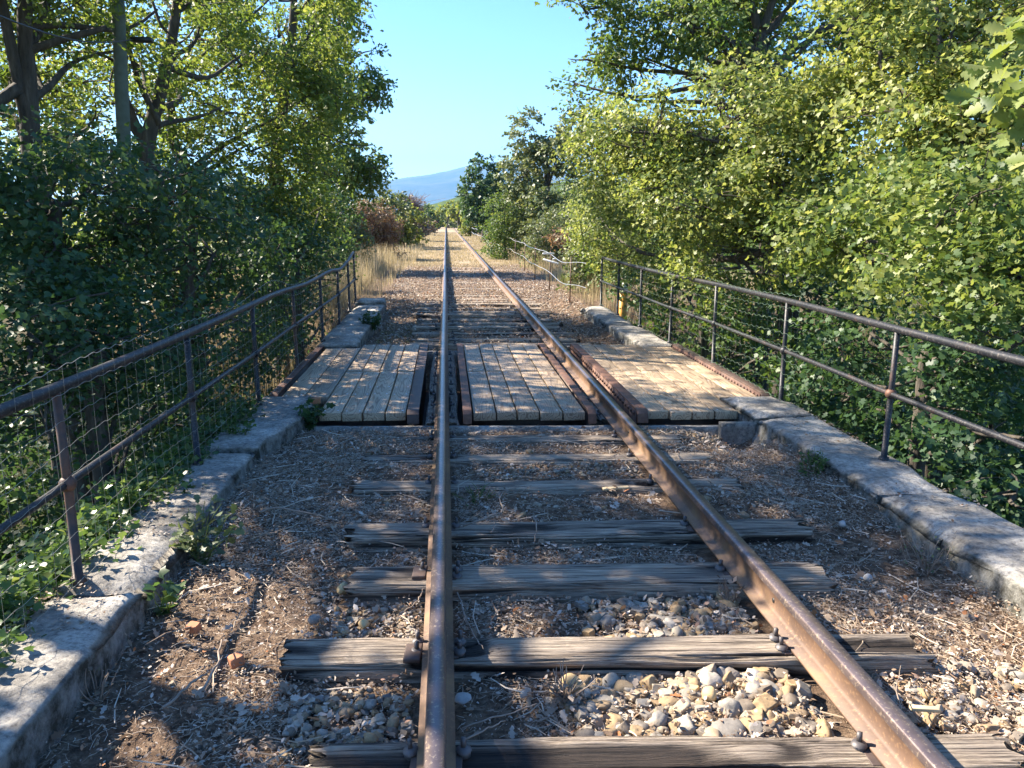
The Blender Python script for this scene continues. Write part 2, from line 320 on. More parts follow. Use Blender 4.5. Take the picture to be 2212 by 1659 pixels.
def ridge(name, mat, pts, Y, depth, zb, n=160, rough=1.0):
    xsr = np.linspace(pts[0][0], pts[-1][0], n); top = np.interp(xsr, [p[0] for p in pts], [p[1] for p in pts])
    V = []; m = 24
    T = np.array([at(a, b, Y) for a, b in zip(xsr, top)]); s = np.linspace(0, 1, m)
    XX = np.repeat(T[:, 0][None], m, 0); YY = Y-depth*(1-s)[:, None]+0*XX; ZZ = zb+(T[:, 2][None]-zb)*np.sin(s*np.pi/2)[:, None]
    amp = (T[:, 2].max()-zb)*.10*rough
    nz = fbm(np.stack([XX/depth*9, YY/depth*9, 0*XX], -1), 5)-.5; ZZ = ZZ+nz*amp*np.sin(s*np.pi*.93)[:, None]
    s2 = np.linspace(0, 1, 8)[1:]; XX = np.vstack([XX, np.repeat(T[:, 0][None], 7, 0)]); YY = np.vstack([YY, Y+depth*s2[:, None]+0*XX[:7]])
    ZZ = np.vstack([ZZ, zb+(ZZ[-1][None]-zb)*(1-s2[:, None])]); mm = m+7
    q = (np.arange(mm-1)[:, None]*n+np.arange(n-1)[None, :]).ravel()
    o = mesh_np(name, np.stack([XX, YY, ZZ], -1).reshape(-1, 3), np.stack([q, q+1, q+1+n, q+n], -1), mat, smooth=True); return tag(o, kind='structure')
ridge('mountain', M['mountain'], [(-900, 460), (200, 428), (600, 412), (808, 404), (850, 391), (890, 384), (930, 380), (970, 371), (1010, 363), (1080, 352), (1250, 345), (1700, 380), (2600, 440)], 7500, 3000, -30)
ridge('wooded_hill', M['hill'], [(820, 466), (880, 455), (905, 447), (940, 440), (975, 430), (1010, 420), (1100, 400), (1300, 395), (1700, 430)], 700, 250, -8, rough=1.6)

# ------------------------------------------------------------------ rails
def rail_profile():
    h = .15; c = [(.0325, h-.010), (.026, h), (-.026, h), (-.0325, h-.010), (-.0325, h-.032), (-.009, h-.045), (-.008, .03), (-.02, .018), (-.063, .010), (-.063, .0), (.063, .0), (.063, .010), (.02, .018), (.008, .03), (.009, h-.045), (.0325, h-.032)]
    return np.array(c)
def rail(xc, label, mat_top, seed):
    root = empty('rail', (xc, 0, 0), label, 'rail', 'rails of the single track')
    pr = rail_profile(); k = len(pr); yy = np.concatenate([np.arange(-1, 30, .25), np.arange(30, 172, 4)])
    dx = (fbm(np.stack([0*yy+seed, yy*.12, 0*yy], -1))-.5)*.02; dz = (fbm(np.stack([0*yy+seed+9, yy*.25, 0*yy], -1))-.5)*.012
    V = np.stack([xc+dx[:, None]+pr[:, 0][None], yy[:, None]+0*pr[:, 0][None], pr[:, 1][None]+dz[:, None]], -1).reshape(-1, 3)
    i = np.arange(len(yy)-1)[:, None]*k; j = np.arange(k)[None]
    head = [0, 1, 2, 3, 15, 4]
    F = np.stack([i+j, i+(j+1) % k, i+k+(j+1) % k, i+k+j], -1)
    hf = np.concatenate([F[:, q] for q in (0, 1, 2, 3, 15)]); ff = np.concatenate([F[:, q] for q in range(4, 15)])
    def sub(f, name, mat):
        u, inv = np.unique(f, return_inverse=True); return mesh_np(name, V[u], inv.reshape(f.shape), mat, root)
    sub(hf, 'rail_head', M['rail_top']); sub(ff, 'rail_foot', M['rail_web'])
    return root
RX = (-.062, 1.44)
rail(RX[0], 'rusty rail running straight away from the viewer, left one of the pair', None, 1)
rr = rail(RX[1], 'rusty rail slanting across the picture, right one of the pair, ochre web in the sun', None, 5)
for yh in (3.05, 5.6, 5.85):
    b = MB(); b.tube([(RX[1]-.0095, yh, .062), (RX[1]-.0075, yh, .062)], .012, 10); b.build('bolt_hole', M['cable'], rr)

# ------------------------------------------------------------------ sleepers
def sleeper_mesh(L_, W_, Hh, seed, fine):
    n, k = (320, 120) if fine else (60, 16)
    t = np.linspace(0, 1, n); a = np.linspace(0, 2*np.pi, k, endpoint=False)+np.pi/4
    e = 5.; cx = np.sign(np.cos(a))*np.abs(np.cos(a))**(2/e); cz = np.sign(np.sin(a))*np.abs(np.sin(a))**(2/e)
    X = (t-.5)*L_; X = np.repeat(X[:, None], k, 1)
    wob = (fbm(np.stack([X[:, 0]*1.3, 0*t+seed, 0*t], -1))-.5)*.03
    wv = 1+.16*(fbm(np.stack([X[:, 0]*2, 0*t+seed+3, 0*t], -1))-.5)
    Yy = cx[None]*W_/2*wv[:, None]+wob[:, None]; Zz = cz[None]*Hh/2-Hh/2+0*Yy
    # long cracks and grooves that follow the grain
    u = a[None]*W_*.5+.012*(fbm(np.stack([X*1.1, 0*X+seed, a[None]+0*X], -1))-.5)*4   # distance round the section, drifting slowly along the grain
    def crk(fu, fx, wd_, sd): 
        g = np.abs(vnoise(np.stack([X*fx+sd, u*fu+sd, 0*X+seed], -1))-.5)*2; return -(1-sstep(0, wd_, g))*sstep(.35, .6, vnoise(np.stack([X*fx*1.3+sd*2, u*fu*.5, 0*X+seed+5], -1)))
    d = .007*crk(75, 1.6, .26, 3.)+.013*crk(38, 1.0, .2, 7.)+.036*crk(12, .7, .12, 11.)+.008*(fbm(np.stack([X*3, u*22, 0*X+seed], -1))-.5)*2
    sag = -.012*np.abs(fbm(np.stack([X*1.5, Yy*6, 0*X+seed], -1))-.5)
    Yy = Yy*(1+d/W_*2); Zz = np.where(Zz > -Hh*.5, Zz+d+sag, Zz)
    CR = np.clip(1+(.006*crk(75, 1.6, .26, 3.)+.013*crk(38, 1.0, .2, 7.)+.03*crk(12, .7, .12, 11.))/.011, 0, 1)
    X[0] += .0; endn = (vnoise(np.stack([0*a+seed, cx*9, cz*9], -1))-.5)*.11
    X[:3] += endn[None]; X[-3:] += endn[::-1][None]
    V = np.stack([X, Yy, Zz], -1).reshape(-1, 3)
    i = np.arange(n-1)[:, None]*k; j = np.arange(k)[None]
    F = np.stack([i+j, i+(j+1) % k, i+k+(j+1) % k, i+k+j], -1).reshape(-1, 4)
    return V, [F, np.array([list(range(k)), [(n-1)*k+q for q in range(k)][::-1]])], CR.ravel()
def sm(V, F, name, mat, parent, loc=(0, 0, 0)):
    me = mesh_np(name, V, F, mat, parent, smooth=True); return me
def screw(parent, x, y, z, mat=None, s=1.0):
    b = MB(); b.dome((0, 0, 0), .026*s, .014*s); b.tube([(0, 0, .008*s), (0, 0, .042*s)], [.0105*s, .010*s], 4)
    b.tube([(0, 0, -.02), (0, 0, .002)], .022*s, 10)
    o = b.build('coach_screw', mat or M['screw'], parent); o.location = (x, y, z)
    o.rotation_euler = (random.uniform(-.1, .1), random.uniform(-.1, .1), random.uniform(0, 1.5)); return o
def strap(parent, x, W_, Hh):
    b = MB(); hw = W_/2+.006
    for s in (0,):
        P = [(x, -hw, -Hh*.8), (x, -hw, -.01), (x, -hw+.02, .006), (x, hw-.02, .006), (x, hw, -.01), (x, hw, -Hh*.8)]
    V = []; 
    for p in P: V += [(p[0]-.012, p[1], p[2]), (p[0]+.012, p[1], p[2])]
    F = [(2*q, 2*q+1, 2*q+3, 2*q+2) for q in range(5)]; b.add(V, np.array(F))
    b.box(x-.02, x+.02, -.012, .02, .007, .016)
    o = b.build('strap', M['rust_dark'], parent); m = o.modifiers.new('s', 'SOLIDIFY'); m.thickness = .003; return o
near = [  # y centre, left end, right end, width, ztop, label
    (2.19, -.47, 1.86, .20, .0, 'pale cracked wooden sleeper at the very bottom, nearest the viewer, with a twisted knot'),
    (2.85, -.69, 1.96, .20, .0, 'pale split wooden sleeper with one long crack, second from the viewer'),
    (3.53, -.50, 1.86, .25, .0, 'broad dark grey sleeper with a steel strap near its left end, third from the viewer'),
    (4.13, -.58, 2.05, .24, -.005, 'weathered blue grey sleeper with thin twigs lying on it, fourth from the viewer'),
    (4.90, -.66, 1.95, .20, -.012, 'worn sleeper half covered in brown litter, fifth from the viewer'),
    (5.50, -.64, 1.95, .20, -.012, 'worn dark sleeper with a strap at its left end, two before the concrete strip'),
    (6.03, -.46, 1.88, .19, -.015, 'grey sleeper nearest the concrete strip in front of the plank deck')]
GS = 'wooden sleepers under the rails'
for q, (yc, l, r, wd, zt, lab) in enumerate(near):
    cxm = (l+r)/2; root = empty('sleeper', (cxm, yc+SK*(cxm-.6)*.9, zt), lab, 'sleeper', GS); root.rotation_euler.z = math.atan(SK*.85)
    V, F, CRK = sleeper_mesh(r-l, wd, .15, q*7.7+1, True); o = mesh_np('timber', V, F, M['sleeper'], None, CRK, smooth=True); o.parent = root
    for rx in RX:
        for sx, n2 in ((-1, 2 if q in (1,) else 1), (1, 2 if q in (1, 2) else 1)):
            for kk in range(n2):
                screw(root, rx-cxm+sx*(.088), (kk-.5*(n2-1))*.075+(.02 if n2 == 1 else 0), .006, s=1.05)
    if q in (2, 5): strap(root, -(r-l)/2+.10, wd, .15)
    if q in (0, 2): strap(root, (r-l)/2-.10, wd, .15)
    if q == 0: strap(root, -(r-l)/2+.13, wd, .15)
    if q in (1, 2):
        b = MB(); b.box(-.05, .02, -.06, .06, -.01, .012); o = b.build('base_plate', M['rust_dark'], root, bevel=.006); o.location = (RX[0]-cxm-.085, .0 if q == 2 else -.05, .004)
    if q in (0, 1, 2, 3):
        for rx in RX:
            b = MB(); b.box(-.085, .085, -.07, .07, -.012, -.001); o = b.build('base_plate', M['rust_dark'], root, bevel=.003); o.location = (rx-cxm, 0, -.001)
far_y = []
y = 10.95
while y < 31.5: far_y.append(y); y += random.uniform(.56, .68)
far_y += [35, 39.5, 46, 55]
proto = None
_o = 'first second third fourth fifth sixth seventh eighth ninth'.split(); ORD = _o+'tenth eleventh twelfth thirteenth fourteenth fifteenth sixteenth seventeenth eighteenth nineteenth'.split()+['twentieth']+['twenty-'+a for a in _o]+['thirtieth']+['thirty-'+a for a in _o]
for q, yc in enumerate(far_y):
    if yc > 12 and proto and q % 3:
        src = proto[q % len(proto)]
        root = src.copy(); COL.objects.link(root)
        for ch in src.children:
            c = ch.copy(); COL.objects.link(c); c.parent = root
    else:
        ln = random.uniform(2.45, 2.62); root = empty('sleeper', (0, 0, 0), 'x', 'sleeper', GS)
        V, F, CRK = sleeper_mesh(ln, .2, .15, 91+q*3.1, False); o = mesh_np('timber', V, F, M['sleeper'], None, CRK, smooth=True); o.parent = root
        for rx in RX:
            for sx in (-1, 1): screw(root, rx-.68+sx*.088, random.uniform(-.05, .05), .006)
        proto = (proto or [])+[root]
    zt = -.03-.02*sstep(13, 20, yc) + (.01 if q % 3 == 0 else -.012)
    root.location = (.68+random.uniform(-.08, .08), yc, float(zt)); root.rotation_euler.z = math.atan(-.085)+random.uniform(-.012, .012)
    if q == 0: lab = 'dark sleeper just behind the back edge of the plank deck'
    elif yc < 33: lab = ORD[q]+' sleeper behind the plank deck, counted away from the viewer'
    else: lab = 'sleeper almost buried in dry grass, %s' % {0: 'nearest of the four half hidden in the straw', 1: 'second of the four half hidden in the straw', 2: 'third of the four half hidden in the straw', 3: 'farthest of the four half hidden in the straw'}[len(far_y)-1-q if False else q-(len(far_y)-4)]
    root['label'] = lab

# ------------------------------------------------------------------ copings, walls, concrete strip
def rough_box(name, x0, x1, y0, y1, z0, z1, mat, label, cat, res=.04, amp=.012, seed=0, edge=.02, chip=.0, xf=None, group=None):
    nx, ny, nz = [max(2, int((b-a)/res)+1) for a, b in ((x0, x1), (y0, y1), (z0, z1))]
    ny = min(ny, 260); b = MB(); 
    def face(U, Vv, fn):
        uu, vv = np.meshgrid(U, Vv); P = fn(uu, vv).reshape(-1, 3); n = len(U); m = len(Vv)
        i = (np.arange(m-1)[:, None]*n+np.arange(n-1)[None]).ravel(); b.add(P, np.stack([i, i+1, i+1+n, i+n], -1))
    xs_, ys_, zs_ = np.linspace(x0, x1, nx), np.linspace(y0, y1, ny), np.linspace(z0, z1, nz)
    face(xs_, ys_, lambda u, v: np.stack([u, v, 0*u+z1], -1))
    face(ys_, zs_, lambda u, v: np.stack([0*u+x1, u, v], -1)); face(ys_, zs_, lambda u, v: np.stack([0*u+x0, u, v], -1)[:, ::-1])
    face(xs_, zs_, lambda u, v: np.stack([u, 0*u+y0, v], -1)); face(xs_, zs_, lambda u, v: np.stack([u, 0*u+y1, v], -1)[:, ::-1])
    P = np.concatenate(b.V); c = np.array([(x0+x1)/2, (y0+y1)/2, z1])
    ex = np.minimum(P[:, 0]-x0, x1-P[:, 0]); ey = np.minimum(P[:, 1]-y0, y1-P[:, 1]); ez = z1-P[:, 2]
    # worn arrises: lower the top near the edges, pull the sides in near the top
    wear = edge+chip*sstep(.45, .75, fbm(np.stack([P[:, 0]*2, P[:, 1]*1.6+seed, 0*P[:, 0]], -1)))
    em = np.minimum(ex, ey); top = ez < 1e-4
    dz = np.where(top, -wear*np.clip(1-em/(wear*1.6), 0, 1)**2*.8, 0)
    pull = np.where(~top, wear*np.clip(1-ez/(wear*1.6), 0, 1)**2*.8, 0)
    onx = (ex < 1e-4); sgn = np.sign(c[0]-P[:, 0]); P2 = P.copy()
    nvec = np.stack([fbm(P*6+seed+q*31)-.5 for q in range(3)], -1)*2*amp
    big = np.stack([fbm(P*1.3+seed+q*13)-.5 for q in range(3)], -1)*2*amp*1.2; big[:, 2] *= .4; nvec[:, 2] *= .35+.65*(~top)
    P2 += nvec+big; P2[:, 2] += dz-np.where(top & (em < 1e-4), pull, 0); P2[:, 0] += np.where(onx, pull*sgn, 0)
    if xf is not None: P2 = xf(P2)
    o = mesh_np(name, P2, np.concatenate(b.F[4]), mat, smooth=True)
    m = o.modifiers.new('w', 'WELD'); m.merge_threshold = .004
    return tag(o, label, cat, group)
GC = 'stone coping blocks along the bridge edges'
def wide(P):
    t = sstep(5.6, 6.6, P[:, 1])*(P[:, 0] > -1.6); P[:, 0] += .16*t; return P
rough_box('coping_block', -1.81, -1.41, -1.2, 3.335, -.35, .10, M['concrete'], 'pale coping block at bottom left with leafy shadow and mossy side', 'coping', .035, .016, 3, .018, .09, group=GC)
rough_box('coping_block', -1.81, -1.41, 3.35, 5.54, -.35, .10, M['concrete'], 'sunlit left coping block between the second and third railing posts', 'coping', .035, .016, 5, .018, .09, group=GC)
rough_box('coping_block', -1.81, -1.39, 5.55, 7.22, -.35, .105, M['concrete'], 'left coping block that widens and meets the left deck planks', 'coping', .035, .014, 7, .02, .03, xf=wide, group=GC)
rough_box('coping_block', -1.76, -1.22, 10.32, 15.2, -.35, .10, M['concrete'], 'left coping block beyond the plank deck, narrow and shaded', 'coping', .05, .014, 9, .02, .04, group=GC)
rough_box('coping_block', -1.80, -1.25, 15.25, 15.95, -.3, .16, M['concrete'], 'broken raised stone block closing the far left coping', 'coping', .05, .03, 12, .03, .08, group=GC)
def taper(P):
    t = sstep(.0, -.25, P[:, 2])*(P[:, 0] < 2.8); P[:, 0] -= .10*t; return P
rough_box('coping_block', 2.60, 3.12, -1.2, 4.28, -.35, .10, M['concrete'], 'grey coping block at the right edge of the picture with a rough bright side', 'coping', .035, .016, 15, .03, .07, xf=taper, group=GC)
rough_box('coping_block', 2.60, 3.12, 4.29, 6.1, -.35, .10, M['concrete'], 'right coping block with the green weed at its foot', 'coping', .035, .016, 19, .03, .06, xf=taper, group=GC)
rough_box('coping_block', 2.56, 3.10, 6.12, 6.88, -.35, .12, M['concrete'], 'dark stained coping end block beside the right deck planks', 'coping', .035, .018, 21, .03, .06, group=GC)
rough_box('coping_block', 2.56, 3.02, 9.95, 14.7, -.35, .10, M['concrete'], 'right coping block beyond the plank deck, broken along its inner edge', 'coping', .05, .02, 25, .03, .12, group=GC)
rough_box('bridge_wall', -1.80, -1.50, -1.2, 7.2, -3.6, -.34, M['concrete_plain'], 'stone side wall of the bridge under the near left coping', 'wall', .15, .02, 31)
rough_box('bridge_wall', 2.75, 3.07, -1.2, 6.9, -3.6, -.34, M['concrete_plain'], 'stone side wall of the bridge under the near right coping', 'wall', .15, .02, 33)
rough_box('bridge_wall', -1.72, -1.45, 10.3, 15.9, -3.6, -.34, M['concrete_plain'], 'stone side wall of the bridge under the far left coping', 'wall', .15, .02, 35)
rough_box('bridge_wall', 2.7, 2.98, 9.95, 14.7, -3.6, -.34, M['concrete_plain'], 'stone side wall of the bridge under the far right coping', 'wall', .15, .02, 37)
sk = lambda P: np.stack([P[:, 0], P[:, 1]+SK*P[:, 0], P[:, 2]], -1)
rough_box('concrete_strip', -1.22, 2.55, 6.44, 6.50, -1.7, -.022, M['concrete_plain'], 'thin pale concrete strip crossing the track before the plank deck', 'kerb', .04, .006, 41, .008, xf=sk)
rough_box('concrete_strip', 2.30, 2.60, 6.30, 6.37, -.5, .045, M['concrete_plain'], 'smooth grey concrete slab standing on edge by the right coping', 'slab', .04, .004, 43, .008, xf=sk)
rough_box('concrete_strip', -1.3, 2.6, 10.5, 10.58, -1.7, -.05, M['concrete_plain'], 'low concrete edge behind the far side of the plank deck', 'kerb', .08, .006, 45, .008, xf=sk)

# ------------------------------------------------------------------ plank deck and girders
def panel(x0, x1, rows, label, ztop=.075, n=4):
    """rows: (x0,x1,y0,y1,count)"""
    root = empty('deck_panel', ((x0+x1)/2, 8.4, 0), label, 'deck', 'plank panels of the bridge deck')
    for (a, b_, y0, y1, cnt) in rows:
        wd = (b_-a)/cnt; jit = [0]+[random.uniform(-.012, .012) for _ in range(cnt-1)]+[0]
        for q in range(cnt):
            px0 = a+q*wd+.006+jit[q]; px1 = a+(q+1)*wd-.007+jit[q+1]; xm = (px0+px1)/2; o0 = SK*xm; e0 = random.uniform(-.012, .012)
            zt = ztop+random.uniform(-.004, .004); b = MB(); yc = (y0+y1)/2+o0; hl = (y1-y0)/2
            nn = 8; ysn = np.linspace(-hl+e0, hl-.003, nn); V = []; wb = random.uniform(-.003, .003)
            for yv in ysn:
                bow = wb*math.cos(yv/hl*1.5)
                for sx, sz in ((-1, 0), (1, 0), (1, 1), (-1, 1)): V.append((sx*(px1-px0)/2+bow, yv, -.072+.072*sz))
            F = [(4*i+j, 4*i+(j+1) % 4, 4*i+4+(j+1) % 4, 4*i+4+j) for i in range(nn-1) for j in range(4)]+[(3, 2, 1, 0), (4*nn-4, 4*nn-3, 4*nn-2, 4*nn-1)]
            b.add(V, np.array(F)[:, ::-1]); p = b.build('plank', M['plank'], None, bevel=.003); p.parent = root; p.location = (xm-root.location.x, yc-root.location.y, zt)
            for yv in [v for v in (-hl+.09, -hl+.75, hl-.07, hl-.8) ]:
                for sx in (-.3, .3):
                    s_ = MB(); s_.dome((0, 0, 0), .009, .003, 8, 2); so = s_.build('screw', M['zinc'], None); so.parent = p; so.location = (sx*wd, yv+random.uniform(-.01, .01), .0)
    return root
panel(-1.62, -.37, [(-1.14, -.375, 6.55, 8.42, 4), (-1.14, -.375, 8.445, 10.32, 4), (-1.60, -1.142, 7.17, 10.02, 2)], 'pale plank panel between the left coping and the left rail, six planks wide')
panel(.2, 1.2, [(.205, 1.195, 6.55, 8.42, 5), (.205, 1.195, 8.445, 10.32, 5)], 'pale plank panel lying between the two rails')
panel(1.73, 2.95, [(1.735, 2.55, 6.57, 8.45, 4), (1.735, 2.55, 8.465, 10.30, 4), (2.56, 2.95, 7.13, 10.1, 2)], 'pale plank panel between the right rail and the right coping')
def girder(x0, x1, y0, y1, zt, label, mat, rivet_side=0, rust=True):
    root = empty('steel_girder', ((x0+x1)/2, (y0+y1)/2, 0), label, 'girder', 'steel girders edging the deck panels')
    xm = (x0+x1)/2; o = SK*xm; b = MB(); yy = np.array([y0, y0+.015, y0+.06, y0+.12, y1-.12, y1-.06, y1-.015, y1])+o
    zz = np.array([-.10, -.03, .0, .0, .0, .0, -.03, -.10])+zt; V = []
    for yv, zv in zip(yy, zz):
        V += [(x0, yv, zv-.014), (x1, yv, zv-.014), (x1, yv, zv), (x0, yv, zv)]
    n = len(yy); F = [(4*i+j, 4*i+(j+1) % 4, 4*i+4+(j+1) % 4, 4*i+4+j) for i in range(n-1) for j in range(4)]+[(3, 2, 1, 0), (4*n-4, 4*n-3, 4*n-2, 4*n-1)]
    b.add(V, np.array(F)[:, ::-1]); b.build('top_flange', mat, root, bevel=.004)
    b = MB(); wx = x0+.006 if rivet_side < 0 else x1-.006 if rivet_side > 0 else xm
    b.box(wx-.006, wx+.006, y0+.07+o, y1-.07+o, -.55, zt-.0145); b.build('web', M['rust'] if rivet_side else M['rust_dark'], root)
    b = MB(); b.box(xm-.09, xm+.09, y0+.02+o, y1-.02+o, -.57, -.555); b.build('bottom_flange', M['rust_dark'], root)
    if rivet_side:
        nr = 34
        for q in range(nr):
            yv = y0+.12+(y1-y0-.24)*q/(nr-1)+o; b = MB(); 
            b.ball((0, 0, 0), .017, 8)
            rv = b.build('rivet', M['rust'], None, smooth=True); rv.parent = root; rv.location = (wx+rivet_side*.008-root.location.x, yv-root.location.y, zt-.05)
    return root
girder(-.365, -.262, 6.47, 10.27, .105, 'rusty girder on the left of the left rail, right edge of the left panel', M['rust_dark'])
girder(.118, .195, 6.47, 10.27, .105, 'rusty girder between the left rail and the middle panel', M['rust'])
girder(1.205, 1.275, 6.47, 10.27, .105, 'brown girder between the middle panel and the right rail', M['rust'])
girder(1.625, 1.72, 6.45, 10.2, .115, 'orange rusted riveted girder right of the right rail', M['rust'], -1)
girder(-1.71, -1.635, 7.2, 10.15, .10, 'outer girder under the left railing edging the planks', M['rust'], 0)
girder(2.965, 3.045, 7.1, 10.15, .12, 'outer riveted girder under the right railing', M['rust_dark'], -1)
for q, (a, b_) in enumerate(((-1.2, -.37), (.2, 1.2), (1.73, 2.6))):
    for k_, yv in enumerate((6.72, 7.4, 8.3, 9.3, 10.1)):
        b = MB(); b.box(a, b_, yv, yv+.08, -.16, .0, SK); 
        tag(b.build('cross_beam', M['rust_dark']), 'dark steel cross beam under the %s panel, %s' % (('left', 'middle', 'right')[q], ('at the front', 'second row', 'under the joint', 'fourth row', 'at the back')[k_]), 'beam', 'cross beams under the plank panels')
for q, rx in enumerate(RX):
    root = empty('bearing_timber', (rx, 8.4, -.005), 'dark long timber carrying the %s rail between the girders' % ('left', 'right')[q], 'timber', 'timbers under the rails on the bridge')
    V, F, CRK = sleeper_mesh(3.75, .30, .18, 55+q, True); V = V[:, [1, 0, 2]]; F = [f[:, ::-1] for f in F]
    o = mesh_np('timber', V, F, M['sleeper'], None, CRK, smooth=True); o.parent = root
    for k_ in range(8):
        for sx in (-1, 1): screw(root, sx*.088, -1.7+k_*.47, .004)

# ------------------------------------------------------------------ railings
def railing(px, ys_, zt, label, extra, mid=.47, rusty=(), netting=None, droop=None, ret=None):
    root = empty('railing', (px[0], ys_[0], .1), label, 'railing', 'pipe railings along the bridge')
    for q, (x, y) in enumerate(zip(px, ys_)):
        b = MB(); zb = .10 if extra.get(q) is None else extra[q]; lean = random.uniform(-.006, .006)
        b.tube([(x, y, zb-.02), (x, y, zb+.02), (x, y, zb+.021), (x+lean, y, mid+.1), (x+lean, y, zt(y))], [.036, .034, .0215, .020, .019], 10)
        b.build('post', M['pipe_rust'] if q in rusty else M['pipe'], root, smooth=True)
        b = MB(); b.ball((x+lean, y, mid+.1), .038, 12); b.build('collar', M['pipe_rust'] if q in rusty or q == 1 else M['pipe'], root, smooth=True)
    yy = np.arange(extra.get('y0', ys_[0]), ys_[-1]+.01, .15); xx = np.interp(yy, ys_, px)
    b = MB(); P = np.stack([xx, yy, np.array([zt(v) for v in yy])], -1)
    if ret is not None: P = np.vstack([P, P[-1]+ret])
    b.tube(P, .027, 12); b.build('top_rail', M['pipe'], root, smooth=True)
    yy = yy; b = MB(); b.tube(np.stack([xx, yy, mid+.1+0*yy], -1), .0185, 10); b.build('middle_rail', M['pipe'], root, smooth=True)
    return root
LX = [-1.713, -1.716, -1.713, -1.70, -1.712, -1.71, -1.72, -1.766, -1.83]; LY = [1.7, 3.43, 5.17, 6.86, 8.75, 10.62, 12.35, 14.06, 15.6]
def ztl(y): return 1.005+.012*math.sin(y*.9)-(.05*math.exp(-((y-9.6)/1.4)**2))-.055*math.exp(-((y-12.9)/.9)**2)+.09*max(0, (y-14.2)/1.5)
rl = railing(LX, LY, ztl, 'left pipe railing with slack wavy wire netting, rusty posts and a dented top rail', {'y0': .2}, rusty=(1, 4))
RXs = [2.99, 2.994, 3.03, 3.04, 2.985, 2.984, 2.96, 2.965]; RYs = [3.1, 4.86, 6.62, 8.48, 10.05, 11.68, 13.18, 14.66]
rrl = railing(RXs, RYs, lambda y: 1.01-.01*math.sin(y*.7), 'right pipe railing running out of the picture, netting only on its far bays', {'y0': .8})
def netting(root, px, ys_, y0, y1, zs_, off, mat, slack, name='wire_netting', vstep=.13):
    b = MB(); yy = np.arange(y0, y1, .022); xx = np.interp(yy, ys_, px)+off
    for q, z in enumerate(zs_):
        s = slack(yy, q/(len(zs_)-1)); ph = q*1.3
        b.tube(np.stack([xx+.004*np.sin(yy*2*np.pi/.13+ph)+.012*np.sin(yy*1.7+q), yy, z+s+.006*np.sin(yy*2*np.pi/.13+ph)], -1), .0013 if q not in (0, len(zs_)-1) else .0019, 4, False)
    for yv in np.arange(y0+.05, y1, vstep):
        zz = np.linspace(0, 1, 12); z = np.interp(zz, np.linspace(0, 1, len(zs_)), zs_)+slack(np.full(12, yv), zz); x = np.interp(yv, ys_, px)+off
        b.tube(np.stack([x+.004*np.sin(yv*1.7+zz*8), yv+.004*np.sin(zz*5+yv*3), z], -1), .0008, 3, False)
    return b.build(name, mat, root)
netting(rl, LX, LY, .4, 15.5, np.linspace(.13, 1.10, 9), .034, M['wire'], lambda y, t: t*(.035*np.sin(y*1.9)+.02*np.sin(y*.8+1)-.07*sstep(7.5, 9, y)-.03*sstep(11, 13, y))+.012*np.sin(y*3.1+t*4))
netting(rrl, RXs, RYs, 6.25, 14.6, np.linspace(.14, 1.06, 9), -.034, M['wire_green'], lambda y, t: t*(.02*np.sin(y*2.2)-.03*sstep(9, 12, y))+.008*np.sin(y*2.7+t*4))

# ------------------------------------------------------------------ leaf templates
T_DIAMOND = (np.array([(0, 0, 0), (.5, .36, .05), (1, 0, -.04), (.5, -.36, .05)]), [np.array([(0, 1, 2, 3)])])
T_OAK = (np.array([(0, 0, 0), (.22, .20, .04), (.34, .12, .02), (.55, .33, .07), (.68, .18, .02), (.85, .24, .03), (1, 0, -.05), (.85, -.24, .03), (.68, -.18, .02), (.55, -.33, .07), (.34, -.12, .02), (.22, -.2, .04)]),
         [np.array([(0, 1, 2, 10), (0, 10, 11, 11)])[:1], np.array([(2, 3, 4, 8), (2, 8, 9, 10), (4, 5, 6, 7)]), np.array([(0, 10, 11), (4, 7, 8)])])
_ox = np.array([.0, .12, .20, .27, .36, .43, .50, .59, .66, .72, .80, .86, .93, 1.0]); _ow = np.array([.015, .05, .15, .11, .24, .13, .30, .32, .16, .26, .25, .12, .14, .02])
T_OAK_BIG = (np.vstack([np.stack([_ox, 0*_ox, -.10*_ox**2+.0*_ox], -1), np.stack([_ox+.03*(_ow > .2), _ow, .22*_ow-.10*_ox**2], -1), np.stack([_ox+.03*(_ow > .2), -_ow, .22*_ow-.10*_ox**2], -1)]),
    [np.array([(q, q+1, 14+q+1, 14+q) for q in range(13)]+[(q+1, q, 28+q, 28+q+1) for q in range(13)])])
a_ = np.array([-150, -118, -95, -52, -28, 0, 28, 52, 95, 118, 150])*np.pi/180; r_ = np.array([.42, .34, .56, .36, .55, .62, .55, .36, .56, .34, .42])
r_[4] = .40; r_[6] = .40; r_[3] = .6; r_[7] = .6
mp_ = np.stack([.42+r_*np.cos(a_), r_*np.sin(a_), .10*np.abs(np.sin(a_))*r_], -1); 
T_MAPLE = (np.vstack([[(0.42, 0, 0)], mp_]), [np.array([(0, q, q+1) for q in range(1, 11)])])
T_MAPLE_LOW = (np.array([(0.05, 0, 0), (.12, .30, .05), (.45, .50, .05), (.55, .25, .0), (1, .05, -.04), (.55, -.22, 0), (.5, -.5, .05), (.12, -.32, .05)]),
    [np.array([(0, 1, 2, 3), (0, 3, 4, 5), (0, 5, 6, 7)])])
